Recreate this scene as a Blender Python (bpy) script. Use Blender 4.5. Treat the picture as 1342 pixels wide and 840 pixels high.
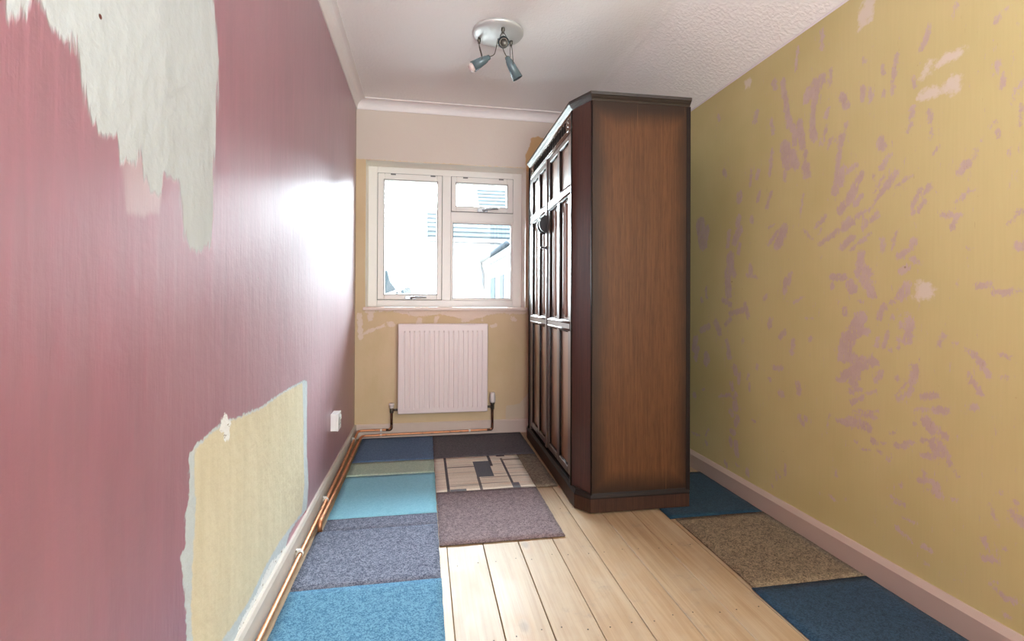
import bpy, bmesh, math, random
import numpy as np
from mathutils import Vector, Matrix

for o in list(bpy.data.objects): bpy.data.objects.remove(o)
S = bpy.context.scene
COL = S.collection
R = math.radians

# ------------------------------------------------------------------ camera
FPX, YAW, ROLL, PY = 640.25, -0.1772, 0.0063, 392.9
cam = bpy.data.cameras.new('camera')
cam.sensor_width = 36; cam.sensor_fit = 'HORIZONTAL'
cam.lens = 36 * FPX / 1342
cam.shift_y = (PY - 420) / 1342
cam.clip_start = 0.02
camo = bpy.data.objects.new('camera', cam); COL.objects.link(camo)
F = Vector((-math.sin(YAW), math.cos(YAW), 0)); r0 = Vector((math.cos(YAW), math.sin(YAW), 0)); u0 = Vector((0, 0, 1))
Rv = math.cos(ROLL) * r0 + math.sin(ROLL) * u0; Uv = -math.sin(ROLL) * r0 + math.cos(ROLL) * u0
M = Matrix((Rv, Uv, -F)).transposed().to_4x4(); M.translation = (0.4619, 0.0, 0.95)
camo.matrix_world = M
S.camera = camo

# ------------------------------------------------------------------ sky, lights, exposure
SKY = 37.0      # overcast sky at the horizon; three times brighter overhead (CIE overcast sky)
REAR_W = 94.0
BOUNCE_W = 56.0
wd = bpy.data.worlds.new('overcast_sky'); S.world = wd; wd.use_nodes = True
bg = wd.node_tree.nodes['Background']
bg.inputs[0].default_value = (0.82, 0.93, 1.0, 1); 
_t = wd.node_tree; _g = _t.nodes.new('ShaderNodeTexCoord'); _x = _t.nodes.new('ShaderNodeSeparateXYZ'); _m = _t.nodes.new('ShaderNodeMath'); _m.operation = 'MAXIMUM'; _m.inputs[1].default_value = 0
_a = _t.nodes.new('ShaderNodeMath'); _a.operation = 'MULTIPLY_ADD'; _a.inputs[1].default_value = 2 * SKY; _a.inputs[2].default_value = SKY
_t.links.new(_g.outputs['Generated'], _x.inputs[0]); _t.links.new(_x.outputs[2], _m.inputs[0]); _t.links.new(_m.outputs[0], _a.inputs[0]); _t.links.new(_a.outputs[0], bg.inputs[1])
def area(name, loc, rot, sx, sy, power, col=(1, 1, 1), portal=False):
    l = bpy.data.lights.new(name, 'AREA'); l.shape = 'RECTANGLE'; l.size = sx; l.size_y = sy; l.energy = power; l.color = col
    o = bpy.data.objects.new(name, l); COL.objects.link(o); o.location = loc; o.rotation_euler = rot
    if portal: l.cycles.is_portal = True
    return o
D, W = 3.446, 1.987          # back wall, right wall
XC, ZC, HR, ZW = 1.547, 2.298, 2.063, 2.30   # ceiling crease, ceiling height, right wall height
area('window_daylight_portal', (0.62, D + 0.26, 1.395), (R(-90), 0, 0), 1.12, 1.02, 1, portal=True)
area('rear_fill_light', (1.0, -2.1, 1.25), (R(104), 0, 0), 1.85, 1.9, REAR_W, (0.93, 0.98, 1.0))  # added soft fill from behind the camera, no known window there
area('bounce_fill_light', (1.0, -0.9, 1.1), (R(165), 0, 0), 0.9, 0.9, BOUNCE_W, (0.90, 0.97, 1.0))  # added upward fill that brightens the ceiling, not a lamp of the room
S.view_settings.view_transform = 'Standard'; S.view_settings.look = 'None'
S.view_settings.exposure = 0.22; S.view_settings.gamma = 1.0
S.view_settings.use_curve_mapping = False
S.render.film_transparent = False
cy = S.cycles
cy.use_denoising = True
cy.max_bounces = 10; cy.diffuse_bounces = 6; cy.glossy_bounces = 4; cy.transmission_bounces = 4; cy.transparent_max_bounces = 12
cy.sample_clamp_indirect = 8.0
cy.caustics_reflective = False; cy.caustics_refractive = False

# ------------------------------------------------------------------ helpers
def lin(r, g, b):
    f = lambda c: (c / 255 / 12.92) if c / 255 <= 0.04045 else ((c / 255 + 0.055) / 1.055) ** 2.4
    return (f(r), f(g), f(b), 1)

class NT:
    """small node-tree writer"""
    def __init__(s, name):
        s.m = bpy.data.materials.new(name); s.m.use_nodes = True
        s.t = s.m.node_tree; s.t.nodes.clear()
        s.out = s.t.nodes.new('ShaderNodeOutputMaterial')
        s.b = s.t.nodes.new('ShaderNodeBsdfPrincipled'); s.t.links.new(s.b.outputs[0], s.out.inputs[0])
    def put(s, sock, v):
        if isinstance(v, bpy.types.NodeSocket): s.t.links.new(v, sock)
        elif v is not None: sock.default_value = v
    def n(s, kind, props=None, **ins):
        nd = s.t.nodes.new(kind)
        for k, v in (props or {}).items(): setattr(nd, k, v)
        for k, v in ins.items():
            key = int(k[1:]) if k[0] == '_' else k.replace('__', ' ')
            s.put(nd.inputs[key], v)
        return nd
    def coord(s, kind='Object'): return s.n('ShaderNodeTexCoord').outputs[kind]
    def map(s, vec, scale=(1, 1, 1), loc=(0, 0, 0), rot=(0, 0, 0)):
        return s.n('ShaderNodeMapping', Vector=vec, Scale=scale, Location=loc, Rotation=rot).outputs[0]
    def noise(s, vec, scale=5, detail=4, rough=0.55, dist=0):
        return s.n('ShaderNodeTexNoise', Vector=vec, Scale=scale, Detail=detail, Roughness=rough, Distortion=dist).outputs[0]
    def math(s, op, a, b=None, c=None):
        nd = s.n('ShaderNodeMath', {'operation': op}); s.put(nd.inputs[0], a)
        if b is not None: s.put(nd.inputs[1], b)
        if c is not None: s.put(nd.inputs[2], c)
        return nd.outputs[0]
    def ramp(s, v, lo, hi, a=0.0, b=1.0):
        nd = s.n('ShaderNodeMapRange', {'interpolation_type': 'SMOOTHSTEP'})
        for i, x in enumerate((v, lo, hi, a, b)): s.put(nd.inputs[i], x)
        return nd.outputs[0]
    def mix(s, f, a, b, blend='MIX'):
        nd = s.n('ShaderNodeMix', {'data_type': 'RGBA', 'blend_type': blend})
        s.put(nd.inputs[0], f); s.put(nd.inputs[6], a); s.put(nd.inputs[7], b)
        return nd.outputs[2]
    def attr(s, name): return s.n('ShaderNodeAttribute', {'attribute_name': name}).outputs['Fac']
    def bump(s, h, strength=0.3, dist=0.01, normal=None):
        nd = s.n('ShaderNodeBump', Height=h, Strength=strength, Distance=dist)
        if normal is not None: s.put(nd.inputs['Normal'], normal)
        return nd.outputs[0]
    def set(s, col=None, rough=None, metal=None, normal=None, spec=None, **kw):
        b = s.b.inputs
        s.put(b['Base Color'], col); s.put(b['Roughness'], rough); s.put(b['Metallic'], metal)
        s.put(b['Normal'], normal); s.put(b['Specular IOR Level'], spec)
        for k, v in kw.items(): s.put(b[k.replace('__', ' ')], v)
        return s.m

def plain(name, col, rough=0.5, metal=0.0, var=0.06, scale=30, bump=0.0, spec=0.5):
    m = NT(name); c = m.coord(); nz = m.noise(c, scale, 3)
    dark = tuple(x * (1 - 2 * var) for x in col[:3]) + (1,)
    colr = m.mix(nz, dark, col)
    nr = m.bump(nz, bump, 0.004) if bump else None
    return m.set(colr, rough, metal, nr, spec)

class MB:
    """collects geometry, builds ONE mesh object"""
    def __init__(s): s.v = []; s.f = []; s.sm = []
    def add(s, vs, fs, smooth=False):
        k = len(s.v); s.v += [tuple(v) for v in vs]; s.f += [tuple(i + k for i in f) for f in fs]; s.sm += [smooth] * len(fs)
        return s
    def box(s, x0, x1, y0, y1, z0, z1, M=None):
        vs = [Vector((x, y, z)) for z in (z0, z1) for y in (y0, y1) for x in (x0, x1)]
        if M: vs = [M @ v for v in vs]
        return s.add(vs, [(0, 2, 3, 1), (4, 5, 7, 6), (0, 1, 5, 4), (2, 6, 7, 3), (0, 4, 6, 2), (1, 3, 7, 5)])
    def prism(s, poly, z0, z1, axis='z', smooth=False):
        """poly: counter-clockwise 2D outline, extruded along axis"""
        n = len(poly)
        def P(a, b, c): return {'z': (a, b, c), 'y': (a, c, b), 'x': (c, a, b)}[axis]
        vs = [P(a, b, z0) for a, b in poly] + [P(a, b, z1) for a, b in poly]
        fs = [tuple(range(n - 1, -1, -1)), tuple(range(n, 2 * n))] + [(i, (i + 1) % n, (i + 1) % n + n, i + n) for i in range(n)]
        if axis == 'y': fs = [f[::-1] for f in fs]
        return s.add(vs, fs, smooth)
    def loft(s, loops, cap=True, smooth=False):
        n = len(loops[0]); vs = [v for l in loops for v in l]; fs = []
        for k in range(len(loops) - 1):
            for i in range(n):
                j = (i + 1) % n; fs.append((k * n + i, k * n + j, (k + 1) * n + j, (k + 1) * n + i))
        if cap: fs += [tuple(range(n - 1, -1, -1)), tuple((len(loops) - 1) * n + i for i in range(n))]
        return s.add(vs, fs, smooth)
    def tube(s, pts, r, n=10, smooth=True):
        pts = [Vector(p) for p in pts]; loops = []; prev = None
        for i, p in enumerate(pts):
            t = ((pts[i + 1] - p) if i == 0 else (p - pts[i - 1]) if i == len(pts) - 1 else (pts[i + 1] - p).normalized() + (p - pts[i - 1]).normalized()).normalized()
            a = prev if prev else (Vector((0, 0, 1)) if abs(t.z) < 0.9 else Vector((1, 0, 0)))
            a = (a - t * a.dot(t)).normalized(); b = t.cross(a); prev = a
            rr = r[i] if isinstance(r, (list, tuple)) else r
            loops.append([p + (a * math.cos(2 * math.pi * k / n) + b * math.sin(2 * math.pi * k / n)) * rr for k in range(n)])
        return s.loft(loops, True, smooth)
    def lathe(s, prof, M=None, n=28, smooth=True, cap=True):
        """prof: (radius, height) list along local z"""
        loops = []
        for r, h in prof:
            l = [Vector((r * math.cos(2 * math.pi * k / n), r * math.sin(2 * math.pi * k / n), h)) for k in range(n)]
            loops.append([M @ v for v in l] if M else l)
        return s.loft(loops, cap, smooth)
    def build(s, name, mat, parent=None, bevel=0.0, seg=1, kind=None):
        me = bpy.data.meshes.new(name); me.from_pydata([tuple(v) for v in s.v], [], s.f)
        me.polygons.foreach_set('use_smooth', s.sm); me.update()
        bm = bmesh.new(); bm.from_mesh(me); bmesh.ops.recalc_face_normals(bm, faces=bm.faces)
        if bevel:
            es = [e for e in bm.edges if len(e.link_faces) == 2 and e.calc_face_angle(0) > 0.5]
            bmesh.ops.bevel(bm, geom=es, offset=bevel, segments=seg, affect='EDGES', profile=0.6, clamp_overlap=True)
        bm.to_mesh(me); bm.free()
        me.materials.append(mat)
        o = bpy.data.objects.new(name, me); COL.objects.link(o)
        if parent: o.parent = parent
        if kind: o['kind'] = kind
        return o

def thing(name, label, cat, loc=(0, 0, 0), group=None, rot=(0, 0, 0)):
    o = bpy.data.objects.new(name, None); COL.objects.link(o); o.location = loc; o.rotation_euler = rot
    o.empty_display_size = 0.05
    o['label'] = label; o['category'] = cat
    if group: o['group'] = group
    return o
def tag(o, label, cat, group=None):
    o['label'] = label; o['category'] = cat
    if group: o['group'] = group
    return o
def struct(o): o['kind'] = 'structure'; return o
def bend(pts, rad, n=5):
    """round the corners of a polyline"""
    P = [Vector(p) for p in pts]; out = [P[0]]
    for i in range(1, len(P) - 1):
        a, b = (P[i - 1] - P[i]), (P[i + 1] - P[i]); r = min(rad, a.length * .45, b.length * .45)
        a = P[i] + a.normalized() * r; b = P[i] + b.normalized() * r
        for k in range(n + 1):
            t = k / n; out.append((1 - t) ** 2 * a + 2 * t * (1 - t) * P[i] + t * t * b)
    return out + [P[-1]]

# signed distances on a wall grid (negative inside), stored per vertex as the wear pattern's own outline
def sd_poly(px, py, poly):
    d = np.full(px.shape, 1e9); ins = np.zeros(px.shape, bool); n = len(poly)
    for i in range(n):
        ax, ay = poly[i]; bx, by = poly[(i + 1) % n]
        ex, ey = bx - ax, by - ay; wx, wy = px - ax, py - ay
        t = np.clip((wx * ex + wy * ey) / (ex * ex + ey * ey + 1e-12), 0, 1)
        d = np.minimum(d, (wx - ex * t) ** 2 + (wy - ey * t) ** 2)
        c = ((ay > py) != (by > py)) & (px < (bx - ax) * (py - ay) / ((by - ay) if by != ay else 1e-9) + ax)
        ins ^= c
    d = np.sqrt(d); return np.where(ins, -d, d)
def sd_caps(px, py, caps):
    d = np.full(px.shape, 1e9)
    for ax, ay, bx, by, r in caps:
        ex, ey = bx - ax, by - ay; wx, wy = px - ax, py - ay
        t = np.clip((wx * ex + wy * ey) / (ex * ex + ey * ey + 1e-12), 0, 1)
        d = np.minimum(d, np.sqrt((wx - ex * t) ** 2 + (wy - ey * t) ** 2) - r)
    return d
def grid_wall(name, us, vs, P, mat, attrs, hole=None, flip=False):
    """us, vs: grid lines; P(u, v) -> xyz; attrs: name -> array over (u, v)"""
    nu, nv = len(us), len(vs)
    verts = [P(u, v) for u in us for v in vs]; faces = []
    for i in range(nu - 1):
        for j in range(nv - 1):
            if hole and hole(0.5 * (us[i] + us[i + 1]), 0.5 * (vs[j] + vs[j + 1])): continue
            f = (i * nv + j, (i + 1) * nv + j, (i + 1) * nv + j + 1, i * nv + j + 1)
            faces.append(f[::-1] if flip else f)
    me = bpy.data.meshes.new(name); me.from_pydata(verts, [], faces)
    for k, a in attrs.items():
        at = me.attributes.new(k, 'FLOAT', 'POINT'); at.data.foreach_set('value', a.reshape(-1).astype(np.float32))
    me.materials.append(mat)
    o = bpy.data.objects.new(name, me); COL.objects.link(o); return struct(o)

RS = [[1.88,1.903,1.846,1.702,0.016],[1.847,1.733,1.804,1.649,0.017],[1.737,1.803,1.746,1.77,0.019],[1.673,1.819,1.709,1.784,0.026],[1.699,1.78,1.717,1.664,0.015],[1.785,1.688,1.764,1.591,0.02],[1.717,1.649,1.707,1.602,0.019],[1.804,1.649,1.814,1.614,0.017],[1.867,1.615,1.845,1.539,0.032],[1.824,1.579,1.803,1.52,0.022],[1.645,1.631,1.662,1.566,0.008],[1.671,1.591,1.675,1.571,0.007],[1.627,1.569,1.64,1.539,0.008],[1.554,1.606,1.561,1.575,0.007],[1.577,1.567,1.597,1.416,0.012],[1.619,1.574,1.577,1.54,0.006],[1.568,1.443,1.604,1.366,0.017],[1.537,1.435,1.568,1.423,0.01],[1.749,1.557,1.754,1.499,0.011],[1.749,1.497,1.744,1.467,0.022],[1.945,1.623,1.958,1.521,0.011],[1.952,1.763,1.94,1.702,0.011],[1.866,1.513,1.866,1.474,0.01],[2.087,1.579,2.093,1.502,0.008],[2.035,1.557,2.048,1.526,0.013],[2.028,1.454,2.04,1.418,0.01],[1.949,1.437,1.978,1.377,0.01],[1.762,1.389,1.776,1.299,0.005],[2.174,1.476,2.174,1.449,0.022],[2.31,1.628,2.286,1.598,0.013],[2.18,1.361,2.187,1.335,0.02],[1.578,1.717,1.554,1.673,0.015],[1.637,1.691,1.645,1.667,0.012],[1.528,1.34,1.575,1.292,0.019],[1.543,1.25,1.567,1.234,0.012],[2.084,1.345,2.078,1.327,0.013],[1.709,1.828,1.69,1.805,0.014],[1.629,1.8,1.629,1.779,0.007],[1.937,1.928,1.925,1.898,0.014],[2.05,1.833,2.063,1.799,0.016],[2.353,1.932,2.348,1.911,0.013],[1.57,1.706,1.554,1.673,0.016],[1.486,1.711,1.486,1.666,0.01],[1.458,1.692,1.457,1.654,0.01],[1.406,1.671,1.404,1.651,0.007],[1.374,1.699,1.377,1.646,0.006],[1.303,1.667,1.3,1.632,0.006],[1.305,1.57,1.311,1.544,0.011],[1.311,1.52,1.32,1.503,0.006],[1.254,1.539,1.252,1.502,0.008],[1.248,1.481,1.251,1.454,0.005],[1.06,1.553,1.06,1.527,0.004],[1.017,1.53,1.019,1.519,0.004],[1.031,1.512,1.039,1.486,0.002],[1.017,1.463,1.019,1.417,0.003],[1.418,1.502,1.411,1.476,0.015],[1.385,1.437,1.414,1.409,0.01],[1.441,1.384,1.438,1.374,0.006],[1.362,1.377,1.394,1.342,0.012],[1.391,1.341,1.434,1.301,0.011],[1.407,1.37,1.441,1.322,0.004],[1.307,1.354,1.355,1.333,0.007],[1.491,1.4,1.536,1.335,0.017],[1.536,1.342,1.567,1.301,0.015],[1.51,1.441,1.56,1.427,0.009],[1.568,1.409,1.576,1.384,0.01],[1.491,1.326,1.513,1.304,0.011],[1.434,1.295,1.458,1.271,0.006],[1.469,1.27,1.559,1.239,0.007],[1.427,1.256,1.468,1.225,0.009],[1.281,1.305,1.303,1.258,0.008],[1.255,1.31,1.264,1.29,0.009],[1.269,1.263,1.289,1.238,0.007],[1.295,1.239,1.312,1.228,0.004],[1.146,1.348,1.158,1.33,0.014],[1.125,1.383,1.127,1.36,0.006],[1.141,1.325,1.141,1.302,0.002],[1.107,1.418,1.111,1.394,0.003],[1.081,1.439,1.085,1.433,0.004],[1.072,1.418,1.071,1.401,0.004],[1.044,1.354,1.043,1.346,0.005],[1.143,1.269,1.177,1.239,0.007],[1.124,1.267,1.143,1.269,0.004],[1.212,1.213,1.171,1.201,0.009],[1.176,1.202,1.184,1.171,0.007],[1.021,1.193,1.017,1.187,0.006],[1.033,1.173,1.049,1.161,0.003],[1.226,1.419,1.24,1.404,0.004],[2.52,1.38,2.491,1.274,0.045],[2.456,1.34,2.465,1.301,0.027],[2.253,1.302,2.267,1.23,0.015],[2.172,1.3,2.208,1.251,0.025],[2.172,1.229,2.178,1.189,0.014],[2.244,1.172,2.243,1.098,0.031],[2.266,1.09,2.257,0.988,0.027],[2.236,1.116,2.213,1.088,0.02],[2.303,0.956,2.241,0.933,0.014],[2.241,0.887,2.141,0.907,0.014],[2.127,0.934,2.1,0.882,0.016],[2.241,0.859,2.278,0.83,0.013],[2.433,0.812,2.504,0.788,0.018],[2.366,0.835,2.333,0.789,0.022],[2.089,1.116,2.088,1.081,0.016],[2.115,1.078,2.043,1.062,0.007],[1.857,1.038,1.861,0.991,0.016],[1.83,1.068,1.84,1.03,0.012],[1.809,0.945,1.759,0.968,0.007],[1.975,0.977,1.993,0.96,0.011],[1.95,0.863,1.956,0.838,0.014],[1.931,1.291,1.966,1.28,0.007],[1.864,1.265,1.907,1.2,0.025],[1.908,1.256,1.965,1.206,0.01],[1.761,1.247,1.713,1.2,0.006],[1.591,1.219,1.672,1.174,0.011],[1.651,1.277,1.69,1.248,0.011],[1.668,1.237,1.677,1.217,0.006],[1.614,1.043,1.557,1.041,0.014],[1.534,1.013,1.526,1.0,0.022],[1.614,1.015,1.61,1.005,0.01],[1.556,0.927,1.558,0.907,0.01],[1.517,0.849,1.555,0.766,0.028],[1.547,0.754,1.524,0.743,0.022],[1.86,0.82,1.887,0.794,0.012],[1.812,0.785,1.817,0.738,0.013],[1.715,0.807,1.719,0.8,0.011],[2.139,0.766,2.142,0.753,0.01],[2.27,0.746,2.239,0.666,0.014],[2.449,0.651,2.44,0.633,0.024],[2.559,0.732,2.577,0.679,0.026],[2.539,0.682,2.558,0.629,0.018],[1.528,1.237,1.567,1.216,0.012],[1.535,1.185,1.57,1.152,0.013],[1.748,0.882,1.706,0.883,0.003],[2.506,0.96,2.496,0.95,0.012],[2.461,1.02,2.456,0.97,0.011],[1.52,1.183,1.566,1.162,0.01],[1.483,1.262,1.483,1.204,0.007],[1.42,1.245,1.483,1.217,0.005],[1.454,1.188,1.535,1.139,0.006],[1.472,1.171,1.49,1.167,0.008],[1.536,1.258,1.567,1.216,0.006],[1.489,1.115,1.493,1.07,0.017],[1.474,1.069,1.453,1.049,0.016],[1.511,1.058,1.504,1.045,0.011],[1.481,1.031,1.445,0.979,0.019],[1.541,1.013,1.518,0.999,0.019],[1.446,1.023,1.439,1.017,0.006],[1.499,0.954,1.481,0.95,0.005],[1.317,1.117,1.348,1.1,0.011],[1.3,1.144,1.306,1.128,0.012],[1.305,1.093,1.282,1.074,0.007],[1.32,1.059,1.341,1.049,0.011],[1.409,1.163,1.409,1.126,0.009],[1.361,1.181,1.373,1.123,0.005],[1.323,1.001,1.341,0.966,0.017],[1.365,0.954,1.378,0.948,0.008],[1.398,0.936,1.421,0.898,0.012],[1.319,0.913,1.317,0.911,0.008],[1.371,0.9,1.368,0.897,0.006],[1.31,0.891,1.321,0.826,0.016],[1.34,0.877,1.334,0.866,0.009],[1.346,0.836,1.349,0.8,0.006],[1.387,0.845,1.4,0.795,0.008],[1.424,0.823,1.43,0.798,0.009],[1.488,0.896,1.532,0.821,0.027],[1.548,0.82,1.563,0.745,0.023],[1.51,0.849,1.466,0.846,0.016],[1.516,0.75,1.43,0.742,0.013],[1.017,1.102,1.023,1.098,0.011],[1.17,1.013,1.171,1.0,0.004],[1.113,0.998,1.087,1.0,0.009],[1.078,0.977,1.032,0.979,0.009],[1.032,0.984,1.012,0.981,0.004],[1.21,0.851,1.22,0.823,0.009],[1.174,0.83,1.174,0.828,0.005],[1.131,0.811,1.103,0.779,0.008],[1.056,0.809,1.045,0.806,0.006],[1.556,0.92,1.556,0.907,0.011],[1.151,1.111,1.123,1.103,0.001],[1.145,0.82,1.138,0.81,0.004],[1.397,0.807,1.371,0.786,0.005],[2.448,0.645,2.457,0.615,0.023],[2.558,0.633,2.554,0.613,0.011],[2.254,0.686,2.251,0.668,0.018],[2.201,0.62,2.194,0.594,0.019],[2.165,0.589,2.172,0.552,0.014],[2.23,0.533,2.222,0.507,0.015],[2.329,0.45,2.237,0.477,0.009],[2.193,0.485,2.207,0.465,0.014],[2.199,0.439,2.192,0.422,0.022],[2.236,0.395,2.221,0.38,0.016],[2.177,0.372,2.191,0.341,0.018],[2.227,0.296,2.205,0.293,0.016],[2.234,0.248,2.227,0.232,0.016],[2.19,0.242,2.183,0.2,0.02],[2.033,0.651,2.039,0.638,0.01],[2.097,0.599,2.104,0.581,0.01],[2.09,0.557,2.09,0.531,0.008],[1.925,0.658,1.88,0.66,0.011],[1.953,0.601,1.951,0.597,0.012],[1.885,0.553,1.874,0.547,0.015],[1.785,0.609,1.775,0.573,0.013],[1.774,0.476,1.754,0.451,0.012],[1.74,0.477,1.735,0.47,0.01],[1.562,0.667,1.531,0.692,0.013],[1.587,0.657,1.57,0.656,0.009],[1.531,0.626,1.523,0.624,0.011],[1.585,0.504,1.522,0.516,0.01],[1.623,0.519,1.637,0.445,0.003],[1.592,0.314,1.59,0.301,0.006],[1.91,0.204,1.887,0.188,0.007],[1.855,0.247,1.855,0.2,0.008],[2.464,0.468,2.491,0.453,0.006],[2.574,0.412,2.565,0.409,0.017],[2.427,0.253,2.452,0.216,0.006],[2.452,0.176,2.443,0.171,0.012],[2.591,0.189,2.515,0.194,0.007],[2.099,0.139,2.099,0.126,0.014],[2.189,0.144,2.161,0.135,0.007],[2.278,0.123,2.263,0.11,0.011],[1.932,0.132,1.929,0.129,0.008],[2.069,0.394,2.043,0.387,0.006],[1.616,0.209,1.583,0.202,0.004],[1.532,0.758,1.563,0.741,0.013],[1.501,0.729,1.516,0.662,0.022],[1.472,0.726,1.531,0.699,0.016],[1.563,0.681,1.547,0.696,0.01],[1.409,0.71,1.43,0.682,0.011],[1.444,0.768,1.444,0.724,0.006],[1.351,0.701,1.35,0.698,0.009],[1.291,0.745,1.303,0.703,0.014],[1.303,0.674,1.344,0.631,0.01],[1.315,0.695,1.357,0.646,0.003],[1.268,0.658,1.224,0.669,0.01],[1.296,0.612,1.251,0.623,0.006],[1.235,0.623,1.198,0.631,0.009],[1.135,0.746,1.107,0.697,0.007],[1.144,0.731,1.14,0.724,0.003],[1.135,0.813,1.085,0.748,0.006],[1.13,0.657,1.123,0.655,0.009],[1.06,0.75,1.039,0.753,0.005],[1.531,0.629,1.486,0.641,0.006],[1.464,0.629,1.429,0.644,0.008],[1.523,0.588,1.486,0.609,0.011],[1.515,0.557,1.422,0.578,0.005],[1.515,0.544,1.442,0.559,0.005],[1.53,0.521,1.456,0.51,0.016],[1.561,0.506,1.515,0.511,0.013],[1.435,0.553,1.429,0.551,0.008],[1.256,0.582,1.24,0.564,0.019],[1.224,0.568,1.203,0.552,0.012],[1.229,0.522,1.213,0.505,0.023],[1.267,0.523,1.256,0.528,0.006],[1.267,0.475,1.234,0.485,0.009],[1.192,0.501,1.189,0.475,0.009],[1.362,0.481,1.319,0.487,0.008],[1.325,0.497,1.296,0.506,0.007],[1.442,0.47,1.435,0.471,0.009],[1.408,0.473,1.394,0.476,0.004],[1.507,0.451,1.503,0.45,0.006],[1.369,0.519,1.362,0.521,0.006],[1.484,0.429,1.449,0.436,0.005],[1.418,0.44,1.407,0.441,0.005],[1.381,0.424,1.375,0.423,0.007],[1.264,0.428,1.262,0.412,0.007],[1.278,0.395,1.233,0.405,0.008],[1.233,0.4,1.217,0.373,0.014],[1.172,0.454,1.169,0.445,0.007],[1.179,0.377,1.171,0.375,0.007],[1.34,0.357,1.338,0.357,0.006],[1.296,0.569,1.295,0.568,0.005],[1.371,0.307,1.336,0.303,0.004],[1.058,0.441,1.056,0.437,0.004],[1.08,0.64,1.079,0.639,0.004],[1.255,0.374,1.25,0.375,0.004],[1.367,0.307,1.324,0.295,0.004],[1.355,0.291,1.342,0.293,0.007],[1.33,0.254,1.291,0.254,0.003],[1.351,0.212,1.323,0.201,0.007],[1.317,0.199,1.299,0.19,0.003],[1.265,0.195,1.243,0.192,0.008],[1.259,0.145,1.243,0.147,0.002],[1.083,0.4,1.066,0.348,0.004],[1.025,0.429,1.023,0.427,0.007],[1.029,0.403,1.019,0.384,0.011],[1.013,0.391,1.009,0.379,0.01],[1.098,0.296,1.089,0.273,0.007],[1.07,0.292,1.057,0.245,0.003],[1.096,0.244,1.074,0.253,0.009],[1.082,0.185,1.08,0.184,0.004],[1.074,0.197,1.069,0.194,0.003],[1.069,0.175,1.044,0.165,0.008],[1.044,0.165,1.02,0.17,0.007],[1.053,0.296,1.051,0.295,0.003],[1.155,0.148,1.154,0.147,0.003],[1.048,0.12,1.036,0.118,0.004],[1.179,1.822,1.185,1.79,0.005],[1.071,1.723,1.076,1.714,0.007],[1.051,1.735,1.052,1.729,0.004],[1.257,1.808,1.264,1.758,0.007],[1.277,1.758,1.281,1.739,0.007],[1.363,1.759,1.37,1.698,0.01],[1.374,1.685,1.378,1.643,0.004],[1.41,1.745,1.406,1.721,0.006],[1.481,1.809,1.477,1.799,0.007],[1.671,2.012,1.67,1.943,0.011],[1.795,2.007,1.807,1.921,0.008],[1.073,1.6,1.075,1.577,0.008],[1.06,1.564,1.06,1.529,0.003],[1.018,1.528,1.04,1.474,0.003],[1.016,1.459,1.02,1.415,0.004],[1.627,1.838,1.629,1.797,0.008]]
WF = [[1.474,1.997,1.482,1.941,0.026],[1.504,1.937,1.504,1.929,0.01],[1.169,1.68,1.224,1.672,0.016],[1.257,1.68,1.277,1.656,0.014],[1.187,1.593,1.181,1.587,0.029],[1.276,1.594,1.243,1.587,0.017],[1.264,0.983,1.264,0.983,0.035],[2.116,1.996,2.116,1.996,0.03]]
G1 = [(0.685,1.355),(0.686,1.311),(0.696,1.297),(0.709,1.289),(0.719,1.281),(0.73,1.281),(0.738,1.273),(0.744,1.292),(0.751,1.308),(0.758,1.274),(0.762,1.246),(0.772,1.221),(0.779,1.193),(0.802,1.19),(0.839,1.191),(0.851,1.161),(0.871,1.16),(0.887,1.167),(0.907,1.197),(0.914,1.158),(0.933,1.131),(0.953,1.128),(0.971,1.14),(0.973,1.173),(1.029,1.173),(1.042,1.107),(1.055,1.061),(1.081,1.045),(1.13,1.047),(1.167,1.061),(1.179,1.13),(1.183,1.254),(1.199,1.342),(1.2,1.467),(1.213,1.495),(1.201,1.51),(1.178,1.607),(1.171,1.684)]
G2 = [(0.632,1.305),(0.634,1.269),(0.643,1.262),(0.654,1.265),(0.663,1.279),(0.669,1.301),(0.669,1.33)]
G3 = [(0.854,1.172),(0.859,1.082),(0.897,1.083),(0.953,1.098),(0.968,1.139),(0.914,1.158),(0.905,1.187)]
CR = [(1.077,0.636),(1.095,0.651),(1.123,0.649),(1.173,0.657),(1.228,0.659),(1.289,0.657),(1.334,0.651),(1.382,0.647),(1.461,0.642),(1.519,0.637),(1.617,0.64),(1.69,0.64),(1.813,0.64),(1.906,0.636),(2.037,0.63),(2.078,0.619),(2.076,0.462),(2.08,0.322),(2.113,0.192),(2.08,0.093),(1.918,0.124),(1.825,0.123),(1.773,0.101),(1.701,0.103),(1.593,0.133),(1.545,0.113),(1.5,0.09),(1.43,0.085),(1.367,0.072),(1.321,0.043),(1.278,0.025),(1.068,0.186),(1.07,0.267),(1.066,0.338),(1.055,0.386),(1.044,0.452),(1.065,0.462),(1.057,0.524),(1.078,0.532),(1.075,0.581)]
CI = [(1.099,0.636),(1.126,0.642),(1.182,0.65),(1.238,0.651),(1.3,0.651),(1.394,0.64),(1.535,0.63),(1.709,0.634),(1.931,0.628),(1.999,0.624),(2.019,0.476),(2.023,0.34),(2.042,0.218),(2.001,0.12),(1.87,0.139),(1.7,0.154),(1.56,0.151),(1.429,0.132),(1.319,0.139),(1.226,0.152),(1.114,0.151),(1.098,0.163),(1.094,0.251),(1.088,0.325),(1.095,0.419),(1.109,0.519),(1.1,0.572)]
CW = [(1.803,0.098),(1.701,0.114),(1.593,0.138),(1.499,0.12),(1.429,0.114),(1.366,0.117),(1.309,0.086),(1.257,0.057),(1.345,-0.009),(1.431,0.019),(1.562,0.031),(1.742,0.024),(1.896,0.026)]
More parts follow.
